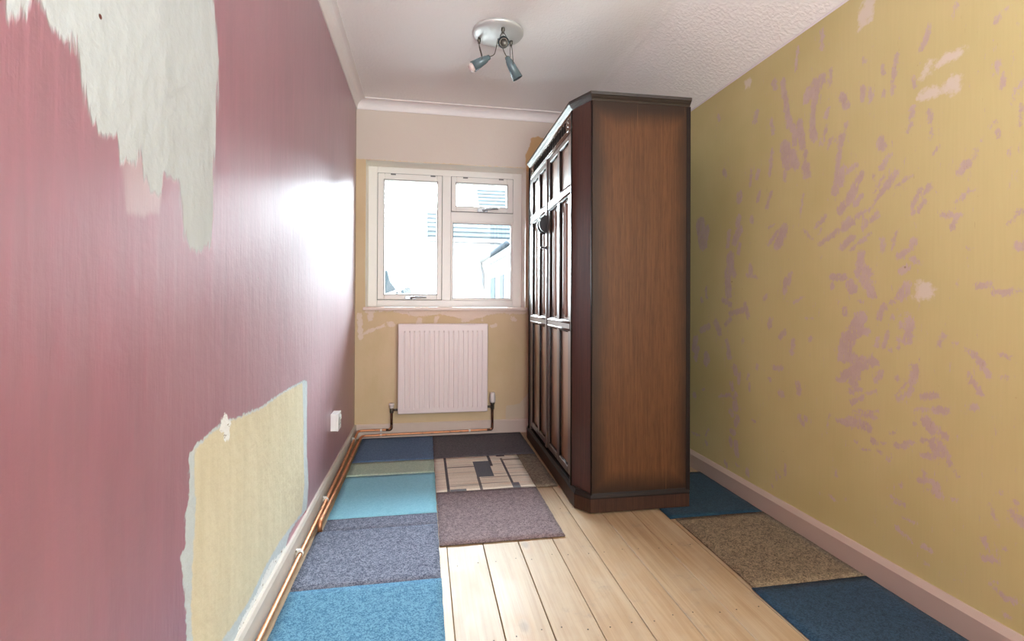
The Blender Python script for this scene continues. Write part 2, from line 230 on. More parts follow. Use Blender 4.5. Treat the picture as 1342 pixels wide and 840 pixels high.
CW2 = [(1.247,0.68),(1.218,0.659),(1.248,0.623),(1.279,0.602),(1.289,0.653)]
BLOB = [(2.14,0.096),(2.238,0.078),(2.31,0.033),(2.206,0.032),(2.024,0.056),(1.848,0.069),(1.808,0.095),(1.847,0.113),(1.944,0.112)]
BW1 = [(0.057,0.858),(0.152,0.863),(0.242,0.863),(0.362,0.839),(0.408,0.83),(0.455,0.835),(0.52,0.84),(0.577,0.844),(0.643,0.83),(0.681,0.821),(0.719,0.816),(0.72,0.792),(0.758,0.787),(0.787,0.806),(0.845,0.816),(0.903,0.84),(1.001,0.855),(1.1,0.845),(1.19,0.85),(1.19,0.879),(0.053,0.876)]
BS = [[0.098,0.849,0.098,0.816,0.019],[0.063,0.719,0.134,0.746,0.012],[0.134,0.746,0.189,0.765,0.009],[0.225,0.783,0.243,0.774,0.017],[0.427,0.802,0.427,0.783,0.019],[0.548,0.821,0.535,0.792,0.014],[0.933,0.762,0.962,0.767,0.013],[1.081,0.815,1.1,0.806,0.013],[0.026,0.839,0.036,0.691,0.017],[0.864,0.806,0.869,0.805,0.007]]

# ------------------------------------------------------------------ wall materials
def edge(m, sd, nz, amp, soft=0.002):
    """mask = 1 inside the outline, ragged by noise"""
    v = m.math('MULTIPLY_ADD', m.math('SUBTRACT', nz, 0.5), amp, sd)
    return m.ramp(v, soft, -soft)

def mat_left():
    m = NT('gloss_crimson_paint'); c = m.coord()
    streak = m.noise(m.map(c, (1, 9, 0.9)), 3.0, 5, 0.6)
    blot = m.noise(c, 2.2, 4); fine = m.noise(c, 60, 3)
    rag = m.noise(m.map(c, (1, 1, 0.55)), 60, 7, 0.75); ragv = m.noise(m.map(c, (1, 1, 0.12)), 60, 3, 0.6)
    base = m.mix(m.ramp(streak, 0.3, 0.75), lin(122, 40, 70), lin(142, 58, 88))
    base = m.mix(m.ramp(blot, 0.35, 0.7), base, m.mix(0.5, base, lin(144, 78, 98)))
    g = m.attr('grey_coat'); gm = edge(m, g, ragv, 0.05, 0.006)
    grey = m.mix(streak, lin(174, 180, 184), lin(188, 194, 198))
    gt = m.math('MULTIPLY', edge(m, m.attr('thin_coat'), ragv, 0.03, 0.008), 0.4)
    col = m.mix(gt, base, lin(190, 178, 180)); col = m.mix(gm, col, grey)
    fr = edge(m, m.attr('fringe'), rag, 0.04); inn = edge(m, m.attr('cream'), rag, 0.03, 0.003)
    wh = edge(m, m.attr('plaster'), m.noise(c, 40, 5, 0.7), 0.05)
    col = m.mix(fr, col, m.mix(blot, lin(176, 190, 200), lin(202, 208, 208)))
    col = m.mix(inn, col, m.mix(m.ramp(m.noise(m.map(c, (1, 6, .8)), 4, 4), .3, .7), lin(203, 195, 170), lin(210, 202, 178)))
    crack = m.ramp(m.noise(m.map(c, (1, 1, 2)), 38, 7, 0.78), 0.57, 0.62)
    col = m.mix(wh, col, m.mix(crack, lin(226, 228, 228), lin(128, 112, 96)))
    bl = edge(m, m.attr('blob'), rag, 0.01); col = m.mix(bl, col, lin(165, 55, 82))
    # small chips and screw holes
    vo = m.n('ShaderNodeTexVoronoi', {'feature': 'F1'}, Vector=c, Scale=5.5, Randomness=1.0).outputs['Distance']
    hole = m.ramp(vo, 0.026, 0.016); col = m.mix(hole, col, lin(96, 62, 58))
    ed = edge(m, m.attr('corner'), rag, 0.03); col = m.mix(ed, col, m.mix(m.ramp(rag, .4, .6), lin(84, 42, 40), lin(150, 96, 84)))
    matte = m.math('MAXIMUM', m.math('MAXIMUM', gm, fr), m.math('MAXIMUM', inn, wh))
    rough = m.ramp(matte, 0, 1, 0.64, 0.8)
    spec = m.ramp(matte, 0, 1, 0.5, 0.06)
    h1 = m.noise(m.map(c, (1, 1, 0.6)), 7, 3, 0.5); h2 = m.noise(c, 28, 4, 0.6)
    h = m.math('ADD', m.math('MULTIPLY', h1, 1.6), m.math('ADD', m.math('MULTIPLY', h2, 0.62), m.math('MULTIPLY', m.math('ADD', streak, m.math('MULTIPLY', m.noise(m.map(c, (1, 9, 1.0)), 8.0, 2), .3)), m.ramp(matte, 0, 1, .9, .08))))
    h = m.math('SUBTRACT', h, m.math('MULTIPLY', hole, 0.6))
    step = m.math('MULTIPLY', m.math('ADD', fr, gm), 0.12)
    nr = m.bump(m.math('SUBTRACT', h, step), 0.22, 0.02)
    return m.set(col, rough, 0, nr, spec, IOR=m.ramp(matte, 0, 1, 2.4, 1.45), Coat__Weight=m.ramp(matte, 0, 1, 1.0, 0.0), Coat__Roughness=0.50, Coat__IOR=2.4)

def mat_right():
    m = NT('yellow_scraped_paint'); c = m.coord()
    f1 = m.noise(m.map(c, (1, 1.2, .8)), 48, 6, 0.75); f2 = m.noise(m.map(c, (1, 1.6, 0.5), rot=(R(-30), 0, 0)), 110, 5, 0.75); big = m.noise(c, 1.7, 3)
    col = m.mix(m.ramp(big, .3, .7), lin(194, 181, 126), lin(206, 193, 140))
    weave = m.noise(m.map(c, (1, 140, 6)), 1.0, 2); col = m.mix(m.math('MULTIPLY', weave, 0.25), col, lin(175, 164, 115))
    speck = m.ramp(m.noise(m.map(c, (1, 1, .6)), 70, 4, .7), .70, .74)
    col = m.mix(m.math('MULTIPLY', speck, .5), col, lin(166, 130, 92))
    sd = m.attr('scrape')
    nz = m.math('ADD', m.math('MULTIPLY', f1, 0.6), m.math('MULTIPLY', f2, 0.4))
    v = m.math('MULTIPLY_ADD', m.math('SUBTRACT', nz, 0.485), 0.075, sd)
    mk = m.ramp(v, 0.004, -0.003)
    brk = m.noise(m.map(c, (1, 2.6, 0.8), rot=(R(-28), 0, 0)), 34, 6, .8)
    mk = m.math('MULTIPLY', mk, m.ramp(brk, .36, .44))
    tiny = m.noise(m.map(c, (1, 2.2, 0.55), rot=(R(-24), 0, 0)), 30, 6, .78)
    zone = m.ramp(sd, .14, .0)
    mk = m.math('MAXIMUM', mk, m.math('MULTIPLY', m.ramp(tiny, .625, .66), zone))
    scr = m.math('MULTIPLY', m.ramp(m.noise(m.map(c, (1, 7, 0.5), rot=(R(-35), 0, 0)), 22, 4, .7), .70, .73), zone)
    pink = m.mix(m.ramp(m.noise(c, 14, 4), .35, .65), lin(196, 176, 168), lin(188, 166, 158))
    pink = m.mix(m.math('MULTIPLY', m.ramp(f2, .55, .7), .5), pink, lin(168, 136, 118))
    col = m.mix(m.math('MULTIPLY', mk, 0.97), col, pink)
    col = m.mix(m.math('MULTIPLY', scr, 0.5), col, lin(136, 104, 82))
    wf = m.math('MULTIPLY_ADD', m.math('SUBTRACT', m.noise(c, 24, 5, .7), .5), .09, m.attr('filler'))
    col = m.mix(m.math('MULTIPLY', m.ramp(wf, .006, -.014), .9), col, lin(216, 204, 190))
    vo = m.n('ShaderNodeTexVoronoi', {'feature': 'F1'}, Vector=c, Scale=7, Randomness=1.0).outputs['Distance']
    col = m.mix(m.math('MULTIPLY', m.ramp(vo, .035, .02), .6), col, lin(126, 96, 62))
    nr = m.bump(m.math('ADD', m.math('MULTIPLY', f1, .4), m.math('MULTIPLY', mk, -.5)), 0.12, 0.006)
    return m.set(col, 0.55, 0, nr, 0.3)

def mat_back():
    m = NT('stripped_back_wall'); c = m.coord()
    z = m.n('ShaderNodeSeparateXYZ', Vector=c).outputs[2]
    f1 = m.noise(c, 40, 5, 0.7); big = m.noise(c, 2.5, 4)
    up = m.mix(big, lin(208, 196, 186), lin(214, 203, 194))
    tan = m.mix(m.ramp(big, .3, .7), lin(208, 184, 148), lin(214, 192, 158))
    tan = m.mix(m.math('MULTIPLY', m.ramp(m.noise(m.map(c, (1, 1, .5)), 6, 4), .5, .7), .35), tan, lin(198, 178, 132))
    b = m.ramp(m.math('MULTIPLY_ADD', m.math('SUBTRACT', f1, .5), .03, m.math('SUBTRACT', z, 1.9)), -.003, .003)
    b2 = m.ramp(m.math('MULTIPLY_ADD', m.math('SUBTRACT', f1, .5), .03, m.attr('bare')), .004, -.004)
    col = m.mix(b, tan, up); col = m.mix(b2, col, lin(200, 164, 120))
    w = m.math('MULTIPLY_ADD', m.math('SUBTRACT', f1, .5), .05, m.attr('skim'))
    wm = m.ramp(w, .003, -.004)
    crack = m.ramp(m.noise(c, 60, 5, .75), .63, .67)
    col = m.mix(m.math('MULTIPLY', wm, .8), col, m.mix(m.math('MULTIPLY', crack, .6), lin(226, 208, 198), lin(140, 126, 116)))
    col = m.mix(m.ramp(m.math('MULTIPLY_ADD', m.math('SUBTRACT', f1, .5), .02, m.attr('pale')), .004, -.004), col, lin(206, 190, 168))
    nr = m.bump(m.math('ADD', f1, m.math('MULTIPLY', wm, .8)), 0.2, 0.004)
    return m.set(col, 0.7, 0, nr, 0.25)

def mat_ceiling():
    m = NT('textured_ceiling_paint'); c = m.coord()
    a = m.noise(c, 75, 3, .55); b = m.noise(c, 160, 3, .6)
    h = m.math('ADD', m.math('MULTIPLY', m.ramp(a, .4, .62), .7), m.math('MULTIPLY', b, .3))
    col = m.mix(m.noise(c, 2, 3), lin(244, 243, 243), lin(249, 248, 248))
    return m.set(col, 0.8, 0, m.bump(h, 0.35, 0.004), 0.2)

M_CEIL = mat_ceiling()
M_COV = plain('coving_white_paint', lin(232, 226, 226), 0.5, var=.03)
M_SKL = plain('worn_white_skirting', lin(206, 198, 190), 0.5, var=.10, scale=14, bump=.15)
M_SKR = plain('taupe_skirting', lin(188, 168, 154), 0.45, var=.04, scale=10)
M_SKB = plain('pale_skirting', lin(208, 190, 178), 0.5, var=.05, scale=10)
M_UPVC = plain('white_upvc', lin(236, 234, 230), 0.35, var=.02)
M_CREAM = plain('cream_gloss_reveal', lin(250, 246, 234), 0.4, var=.02)
M_SILL = plain('sill_paint', lin(226, 206, 196), 0.4, var=.03)
M_GASK = plain('grey_gasket', lin(120, 120, 120), 0.6, var=.03)
M_CHROME = plain('satin_handle_metal', lin(150, 152, 156), 0.35, 0.9, var=.03)
M_COPPER = None

# ------------------------------------------------------------------ room shell
Y0 = -2.3
# walls
ly = np.concatenate([np.arange(Y0, 0.35, .1), np.arange(.35, D - .0001, .0125), [D]]); lz = np.concatenate([np.arange(0, ZW - .001, .0125), [ZW]])
U, V = np.meshgrid(ly, lz, indexing='ij')
grid_wall('wall_left', ly, lz, lambda u, v: (0, u, v), mat_left(), {
    'grey_coat': np.minimum(sd_poly(U, V, G1), sd_poly(U, V, G2)), 'thin_coat': sd_poly(U, V, G3), 'fringe': sd_poly(U, V, CR),
    'cream': sd_poly(U, V, CI), 'plaster': np.minimum(sd_poly(U, V, CW), sd_poly(U, V, CW2)), 'blob': sd_poly(U, V, BLOB), 'corner': (D - .06) - U})
ry = np.concatenate([np.arange(Y0, .8, .1), np.arange(.8, 2.66, .0065), np.arange(2.7, D - .001, .1), [D]]); rz = np.concatenate([np.arange(0, HR - .001, .0065), [HR]])
U, V = np.meshgrid(ry, rz, indexing='ij')
grid_wall('wall_right', ry, rz, lambda u, v: (W, u, v), mat_right(), {'scrape': sd_caps(U, V, RS), 'filler': sd_caps(U, V, WF)}, flip=True)
WX0, WX1, WZ0, WZ1 = 0.065, 1.177, 0.895, 1.896
bx = np.unique(np.concatenate([np.arange(0, W, .0125), [WX0, WX1, W, XC]])); bz = np.unique(np.concatenate([np.arange(0, ZW, .0125), [WZ0, WZ1, ZW]]))
U, V = np.meshgrid(bx, bz, indexing='ij')
TAN = [(1.21,2.114),(1.25,2.132),(1.282,2.127),(1.315,2.121),(1.347,2.139),(1.349,1.885),(1.179,1.877),(1.175,1.923),(1.171,1.994),(1.194,2.034),(1.206,2.082)]
PALE = [(1.039,0.193),(1.097,0.196),(1.139,0.205),(1.171,0.241),(1.203,0.282),(1.278,0.28),(1.28,0.05),(1.039,0.05)]
def back_pt(u, v):
    top = ZC + .002 if u <= XC else ZC + .002 + (HR - ZC) * (u - XC) / (W - XC)
    return (u, D, min(v, top))
grid_wall('wall_back', bx, bz, back_pt, mat_back(), {'skim': np.minimum(sd_poly(U, V, BW1), sd_caps(U, V, BS)), 'bare': sd_poly(U, V, TAN), 'pale': sd_poly(U, V, PALE)},
          hole=lambda u, v: WX0 < u < WX1 and WZ0 < v < WZ1, flip=False)
struct(MB().box(-.3, W + .3, Y0 - .1, Y0, 0, 2.5).build('wall_rear', plain('rear_wall_paint', lin(210, 200, 180), .8)))
# reveal of the window opening and the outer brickwork
rv = MB()
for a in ((WX0 - .02, WX0, D + .001, D + .29, WZ0 - .02, WZ1 + .02), (WX1, WX1 + .02, D + .001, D + .29, WZ0 - .02, WZ1 + .02), (WX0, WX1, D + .001, D + .29, WZ1, WZ1 + .02), (WX0, WX1, D + .001, D + .29, WZ0 - .02, WZ0)): rv.box(*a)
struct(rv.build('trim_1', M_CREAM))
ow = MB()
for a in ((-.3, WX0 - .02, D + .01, D + .29, -.1, 2.5), (WX1 + .02, W + .3, D + .01, D + .29, -.1, 2.5), (WX0 - .02, WX1 + .02, D + .01, D + .29, WZ1 + .02, 2.5), (WX0 - .02, WX1 + .02, D + .01, D + .29, -.1, WZ0 - .02)): ow.box(*a)
struct(ow.build('wall_outer', plain('outer_render', lin(190, 186, 178), .8)))
# ceiling: flat part, then a slope down to the right wall with a soft crease
cp = [(0, ZC)]
for k in range(9):
    t = k / 8; a = XC - .05 + .1 * t
    cp.append((a, ZC + (HR - ZC) / (W - XC) * max(0, a - XC) - (0.0 if abs(a - XC) > .049 else .011 * (1 - abs(a - XC) / .05) ** 2)))
cp.append((W, HR))
ce = MB(); n = len(cp)
ce.add([(x, Y0, z) for x, z in cp] + [(x, D, z) for x, z in cp], [(i, i + n, i + 1 + n, i + 1) for i in range(n - 1)], True)
ceil = struct(ce.build('ceiling', M_CEIL))
struct(MB().box(-.3, W + .3, Y0 - .1, D + .29, 2.33, 2.5).box(W + .003, W + .3, Y0 - .1, D + .01, -.1, 2.33).box(-.3, -.003, Y0 - .1, D + .01, -.1, 2.33).build('wall_shell', plain('masonry', lin(150, 140, 130), .9)))
# coving
def coving(name, along, a, b):
    pr = [(0, -.062), (.006, -.062), (.009, -.052)] + [(.009 + .045 * (1 - math.cos(t)) , -.052 + .045 * math.sin(t)) for t in np.linspace(.1, 1.5, 7)] + [(.062, -.006), (.062, 0), (0, 0)]
    loops = []
    for s_ in (a, b):
        loops.append([(along(s_, p, q)) for p, q in pr])
    return struct(MB().loft(loops, True).build(name, M_COV))
coving('trim_2', lambda s_, p, q: (p, s_ - (p if s_ > 1 else 0), ZC + q), Y0, D)
coving('trim_3', lambda s_, p, q: (s_ + (p if s_ < .5 else 0), D - p, ZC + q), 0, XC - .03)
# ragged pale strip of ceiling paint along the right wall top
struct(MB().add([(W - .001, Y0, HR - .008), (W - .001, D, HR - .008), (W - .004, D, HR + .001), (W - .004, Y0, HR + .001)], [(0, 1, 2, 3)]).build('trim_4', M_COV))
# skirtings
def skirting(name, M_, prof, P, a, b): return struct(MB().loft([[P(a, p, q) for p, q in prof], [P(b, p, q) for p, q in prof]], True).build(name, M_))
PR = [(0, 0), (.018, 0), (.018, .073), (.006, .092), (0, .092)]
skirting('baseboard_right', M_SKR, PR, lambda s_, p, q: (W - p, s_, q), Y0, D)
PL = [(0, 0), (.014, 0), (.014, .084), (.009, .0965), (0, .0965)]
skirting('baseboard_left', M_SKL, PL, lambda s_, p, q: (p, s_, q), Y0, D)
skirting('baseboard_back', M_SKB, [(0, 0), (.012, 0), (.012, .088), (.007, .0965), (0, .0965)], lambda s_, p, q: (s_, D - p, q), .012, W - .018)

# ------------------------------------------------------------------ floor and its boards
def mat_wood():
    m = NT('worn_pine_boards'); oi = m.n('ShaderNodeObjectInfo'); c = m.coord()
    c2 = m.n('ShaderNodeVectorMath', {'operation': 'ADD'}, _0=c, _1=m.n('ShaderNodeCombineXYZ', X=m.math('MULTIPLY', oi.outputs['Random'], 3.7), Y=m.math('MULTIPLY', oi.outputs['Random'], 17.3)).outputs[0]).outputs[0]
    warp = m.noise(m.map(c2, (3, 1.2, 1)), 2.2, 3)
    x = m.n('ShaderNodeSeparateXYZ', Vector=c2).outputs[0]
    rings = m.noise(m.map(c2, (34, 1.1, 1)), 1.6, 5, .6, 1.2); rings2 = m.noise(m.map(c2, (90, 2.0, 1)), 1.4, 3, .6, .6)
    base = m.mix(m.ramp(rings, .3, .7), lin(150, 123, 92), lin(170, 146, 115))
    base = m.mix(m.math('MULTIPLY', m.ramp(rings2, .5, .72), .45), base, lin(142, 108, 76))
    base = m.mix(m.math('MULTIPLY', oi.outputs['Random'], .35), base, lin(160, 126, 90))
    worn = m.noise(m.map(c2, (2, 1, 1)), 3.2, 5, .65); base = m.mix(m.math('MULTIPLY', m.ramp(worn, .42, .66), .4), base, lin(174, 158, 134))
    blot = m.ramp(m.noise(c2, 7, 6, .75), .56, .72); base = m.mix(m.math('MULTIPLY', blot, .55), base, lin(120, 108, 98))
    vo = m.n('ShaderNodeTexVoronoi', {'feature': 'F1'}, Vector=m.map(c2, (5.2, 2.6, 1)), Scale=1.0, Randomness=1.0).outputs['Distance']
    kn = m.ramp(m.math('MULTIPLY_ADD', m.noise(c2, 16, 4), .12, m.math('SUBTRACT', vo, .05)), .11, .05); base = m.mix(m.math('MULTIPLY', kn, .55), base, lin(112, 92, 74))
    ringk = m.math('MULTIPLY', m.ramp(vo, .20, .12), m.ramp(vo, .08, .12)); base = m.mix(m.math('MULTIPLY', ringk, .3), base, lin(160, 116, 74))
    rough = m.ramp(worn, .3, .7, .46, .58)
    nr = m.bump(m.math('ADD', rings2, m.math('MULTIPLY', kn, -.4)), .12, .003)
    return m.set(base, rough, 0, nr, .6)
M_WOOD = mat_wood()
fl = thing('floor', '', ''); del fl['label'], fl['category']; fl['kind'] = 'structure'
MB().box(-.05, W + .05, Y0, D + .02, -.06, -.024).build('subfloor', plain('dark_subfloor', lin(60, 46, 34), .9), fl)
e = [0.0] + [.552 + .139 * k for k in range(-3, 11)] + [W]
rnd = random.Random(3)
for i in range(len(e) - 1):
    g = rnd.uniform(.0008, .0018)
    MB().box(e[i] + g, e[i + 1] - g * .5, Y0, D, -.022 , -.0005 + rnd.uniform(-.0012, .0)).build('plank', M_WOOD, fl, bevel=.0015)
M_NAIL = plain('dark_nail', lin(70, 62, 56), .5, .6)
nb = MB()
for yj in (.95, 1.36, 1.76, 2.16):
    for i in range(4, len(e) - 1):
        for dx in (.03, .105):
            nb.lathe([(.0024, 0), (.0024, .0005), (.001, .0006)], Matrix.Translation((e[i] + dx + rnd.uniform(-.006, .006), yj + rnd.uniform(-.012, .012), -.001)), 8)
nb.build('nail_heads', M_NAIL, fl, kind='stuff')

# ------------------------------------------------------------------ window
def glass():
    m = NT('window_glass'); t = m.t
    t.nodes.remove(m.b)
    tr = t.nodes.new('ShaderNodeBsdfTransparent'); tr.inputs[0].default_value = (.97, .985, .98, 1)
    gl = t.nodes.new('ShaderNodeBsdfGlossy'); gl.inputs['Roughness'].default_value = .02
    fr = t.nodes.new('ShaderNodeFresnel'); fr.inputs[0].default_value = 1.45
    mx = t.nodes.new('ShaderNodeMixShader')
    t.links.new(fr.outputs[0], mx.inputs[0]); t.links.new(tr.outputs[0], mx.inputs[1]); t.links.new(gl.outputs[0], mx.inputs[2]); t.links.new(mx.outputs[0], m.out.inputs[0])
    return m.m
M_GLASS = glass()
FY = D + .155
win = thing('window_1', '', ''); del win['label'], win['category']; win['kind'] = 'structure'; win.location = (.62, FY, WZ0)
def off(o, p=win): o.location = -Vector(p.location); return o
def ring(mb, x0, x1, z0, z1, t, y0, y1):
    t = t if isinstance(t, tuple) else (t,) * 4     # left, right, bottom, top
    mb.box(x0, x0 + t[0], y0, y1, z0, z1); mb.box(x1 - t[1], x1, y0, y1, z0, z1)
    mb.box(x0 + t[0], x1 - t[1], y0, y1, z0, z0 + t[2]); mb.box(x0 + t[0], x1 - t[1], y0, y1, z1 - t[3], z1); return mb
f = ring(MB(), WX0, WX1, WZ0, WZ1, (.063, .067, .049, .045), FY, FY + .07)
f.box(.586, .649, FY, FY + .07, WZ0 + .049, WZ1 - .045); f.box(.649, WX1 - .067, FY, FY + .07, 1.524, 1.593)
fo = off(f.build('window_frame', M_UPVC, win, bevel=.004, seg=2))
def sash(x0, x1, z0, z1, gx0, gx1, gz0, gz1):
    s_ = ring(MB(), x0 + .003, x1 - .003, z0 + .003, z1 - .003, (gx0 - x0, x1 - gx1, gz0 - z0, z1 - gz1), FY - .012, FY + .05)
    so = off(s_.build('sash', M_UPVC, win, bevel=.005, seg=2))
    gk = ring(MB(), gx0 - .004, gx1 + .004, gz0 - .004, gz1 + .004, .004, FY - .0125, FY + .03).build('glazing_bead', M_GASK, so)
    gk2 = ring(MB(), x0, x1, z0, z1, .004, FY - .004, FY + .045).build('gasket', M_GASK, so)
    MB().box(gx0 - .002, gx1 + .002, FY + .012, FY + .016, gz0 - .002, gz1 + .002).build('pane', M_GLASS, so)
    return so
s1 = sash(.128, .586, .944, 1.851, .175, .549, .9845, 1.802)
s2 = sash(.649, 1.110, 1.593, 1.851, .685, 1.065, 1.633, 1.804)
fb = off(ring(MB(), .649, 1.110, .944, 1.524, .014, FY - .006, FY + .03).build('glazing_bead', M_UPVC, win, bevel=.003))
ring(MB(), .662, 1.097, .957, 1.511, .004, FY - .002, FY + .02).build('gasket', M_GASK, fb)
MB().box(.66, 1.10, FY + .012, FY + .016, .955, 1.514).build('pane', M_GLASS, fb)
def handle(x, z, par, tilt=0.0):
    h = MB().box(x, x + .075, FY - .022, FY - .012, z - .013, z + .013)
    h.lathe([(.012, 0), (.011, .02), (.009, .03)], Matrix.Translation((x + .045, FY - .02, z)) @ Matrix.Rotation(R(90), 4, 'X'), 16)
    h.tube([(x + .045, FY - .046, z), (x + .075, FY - .05, z + .004 + tilt * .2), (x + .15, FY - .05, z + .002 + tilt)], [.008, .0075, .005], 10)
    return h.build('handle', M_CHROME, par, bevel=.002)
handle(.325, .962, s1); handle(.842, 1.608, s2, .006)
for x, z, par in ((.22, 1.842, s1), (.50, 1.842, s1), (.735, 1.842, s2), (1.0, 1.842, s2)):
    MB().box(x, x + .035, FY - .016, FY - .010, z - .005, z + .006).build('hinge', M_GASK, par)
sill = tag(MB().box(WX0 - .013, WX1 + .016, D - .022, D + .16, .872, .8953).build('window_sill', M_SILL, None, bevel=.004, seg=2), '', '')
del sill['label'], sill['category']; struct(sill); sill.name = 'trim_5'

# ------------------------------------------------------------------ outside: neighbouring houses
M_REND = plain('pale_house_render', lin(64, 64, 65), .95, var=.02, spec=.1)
M_ROOF = None
def mat_roof():
    m = NT('grey_roof_tiles'); c = m.coord(); nz = m.noise(c, 3, 4)
    return m.set(m.mix(nz, lin(13, 18, 21), lin(17, 22, 25)), .85, 0, None, .1)
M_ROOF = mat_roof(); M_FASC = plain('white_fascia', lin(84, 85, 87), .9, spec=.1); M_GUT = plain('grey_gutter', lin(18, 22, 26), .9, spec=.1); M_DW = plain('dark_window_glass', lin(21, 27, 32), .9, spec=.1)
gnd = struct(MB().box(-40, 40, D + 1.0, 60, -2.9, -2.7).build('ground', plain('pale_concrete', lin(168, 168, 164), .95)))
def rows(mb, x0, x1, ya, za, yb, zb, n, lift=.03):
    """roof courses climbing from eave to ridge, each course proud of the next"""
    for k in range(n):
        t0, t1 = k / n, (k + 1) / n
        p0 = (ya + (yb - ya) * t0, za + (zb - za) * t0); p1 = (ya + (yb - ya) * t1, za + (zb - za) * t1)
        mb.add([(x0, p0[0], p0[1] + lift), (x1, p0[0], p0[1] + lift), (x1, p1[0], p1[1]), (x0, p1[0], p1[1]), (x0, p0[0], p0[1] - .01), (x1, p0[0], p0[1] - .01)],
               [(0, 1, 2, 3), (4, 5, 1, 0)])
HY = 11.0
h1 = thing('house', 'white rendered house with long grey tiled roof seen through the window', 'house', (3, HY, -2.7))
def hp(mb, name, mat, par=h1, top=h1, **k): o = mb.build(name, mat, par, **k); o.location = -Vector(top.location) if par is top else (0, 0, 0); return o
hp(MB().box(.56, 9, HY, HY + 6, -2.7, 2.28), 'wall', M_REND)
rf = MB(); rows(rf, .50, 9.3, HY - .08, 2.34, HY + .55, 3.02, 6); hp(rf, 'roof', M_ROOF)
hp(MB().box(.5, 9.3, HY - .06, HY + .02, 2.24, 2.34), 'fascia', M_FASC)
hp(MB().prism([(HY + .5, 2.2), (HY + 6, 2.2), (HY + 6, 2.9), (HY + .6, 2.9)], 1.0, 9, 'x'), 'roof_body', M_REND)
h2 = thing('house', 'farther roof rising above the white house in the top right pane', 'house', (5, 16, -2.7))
r2 = MB(); rows(r2, 2.25, 8, 16.0, 3.6, 17.4, 4.95, 9); hp(r2, 'roof', M_ROOF, h2, h2)
hp(MB().box(2.3, 8, 17.2, 20, -2.7, 3.6), 'wall', M_REND, h2, h2)
# side wing running towards us, with gutter and downpipe
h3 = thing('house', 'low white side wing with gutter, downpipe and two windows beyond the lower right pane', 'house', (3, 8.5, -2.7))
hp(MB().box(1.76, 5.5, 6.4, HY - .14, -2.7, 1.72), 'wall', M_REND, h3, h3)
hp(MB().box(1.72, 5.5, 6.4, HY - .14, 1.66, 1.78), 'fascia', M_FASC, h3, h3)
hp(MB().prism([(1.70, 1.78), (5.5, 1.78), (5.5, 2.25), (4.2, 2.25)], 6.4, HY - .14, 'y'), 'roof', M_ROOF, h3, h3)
hp(MB().tube([(1.68, 7.3, 1.80), (1.68, HY - .3, 1.80)], .045, 10), 'gutter', M_GUT, h3, h3)
hp(MB().tube(bend([(1.68, HY - .32, 1.76), (1.68, HY - .32, 1.68), (1.735, HY - .30, 1.52), (1.735, HY - .30, -2.69)], .06), .028, 8), 'downpipe', M_GUT, h3, h3)
for a, b in ((8.0, 8.4), (8.98, 9.6)):
    hp(MB().box(1.745, 1.80, a, b, .1, 1.37), 'window', M_DW, h3, h3)
h4 = thing('house', 'distant grey roof low in the left pane corner', 'house', (-1.6, 16, -2.7))
hp(MB().prism([(-3, -2.7), (-.36, -2.7), (-.36, 1.14), (-.62, 1.5), (-.72, 1.86), (-3, 1.86)], 16, 19, 'y'), 'wall', M_ROOF, h4, h4)
hp(MB().prism([(-.8, 1.02), (-.2, 1.25), (-.2, 1.32), (-.8, 1.10)], 15.8, 16, 'y'), 'bargeboard', M_FASC, h4, h4)
h5 = thing('house', 'tiny far rooftop with aerial in the left pane', 'house', (-.2, 30, -2.7))
hp(MB().prism([(-1.0, -2.7), (-.35, -2.7), (-.35, 1.55), (-.5, 1.72), (-.85, 1.55), (-1.0, 1.4)], 30, 33, 'y'), 'wall', M_ROOF, h5, h5)
hp(MB().tube([(-.55, 30, 1.5), (-.55, 30, 2.5)], .03, 6), 'aerial', M_GUT, h5, h5)

# ------------------------------------------------------------------ radiator
M_RAD = plain('white_radiator_enamel', lin(228, 214, 214), 0.35, var=.02)
M_VALVE = plain('white_plastic_cap', lin(224, 214, 212), 0.4, var=.03)
M_BRASS = plain('dull_valve_metal', lin(92, 84, 76), 0.4, .8)
rad = thing('radiator', 'white ribbed panel radiator mounted on the bare wall below the window', 'radiator', (.5925, D - .05, .175))
RX0, RX1, RZ0, RZ1, RY = .29, .895, .175, .78, D - .09
nr = 17; pitch = (RX1 - RX0 - .05) / nr; prof = [(RX0, RY + .004), (RX0 + .004, RY), (RX0 + .025, RY)]
for k in range(nr):
    x = RX0 + .025 + pitch * k
    prof += [(x + pitch * .18, RY), (x + pitch * .34, RY - .0), (x + pitch * .42, RY + .007), (x + pitch * .58, RY + .007), (x + pitch * .66, RY), (x + pitch * .98, RY)]
prof += [(RX1 - .004, RY), (RX1, RY + .004)]
pm = MB(); n = len(prof)
flat = [(x, RY if RX0 + .004 <= x <= RX1 - .004 else RY + .004) for x, y in prof]
zs = [(RZ0, flat, .010), (RZ0 + .006, flat, 0), (RZ0 + .030, flat, 0), (RZ0 + .042, prof, 0), (RZ1 - .055, prof, 0), (RZ1 - .043, flat, 0), (RZ1 - .006, flat, 0), (RZ1, flat, .008)]
vs = [(x, y + d, z) for z, pp, d in zs for x, y in pp]
pm.add(vs, [(k * n + i, k * n + i + 1, (k + 1) * n + i + 1, (k + 1) * n + i) for k in range(len(zs) - 1) for i in range(n - 1)], False)
pm.box(RX0, RX1, RY + .012, RY + .022, RZ0, RZ1)
off(pm.build('front_panel', M_RAD, rad), rad)
for a in (RX0 - .001, RX1 - .006): off(MB().box(a, a + .007, RY + .004, RY + .072, RZ0 + .006, RZ1 + .001).build('end_panel', M_RAD, rad, bevel=.001), rad)
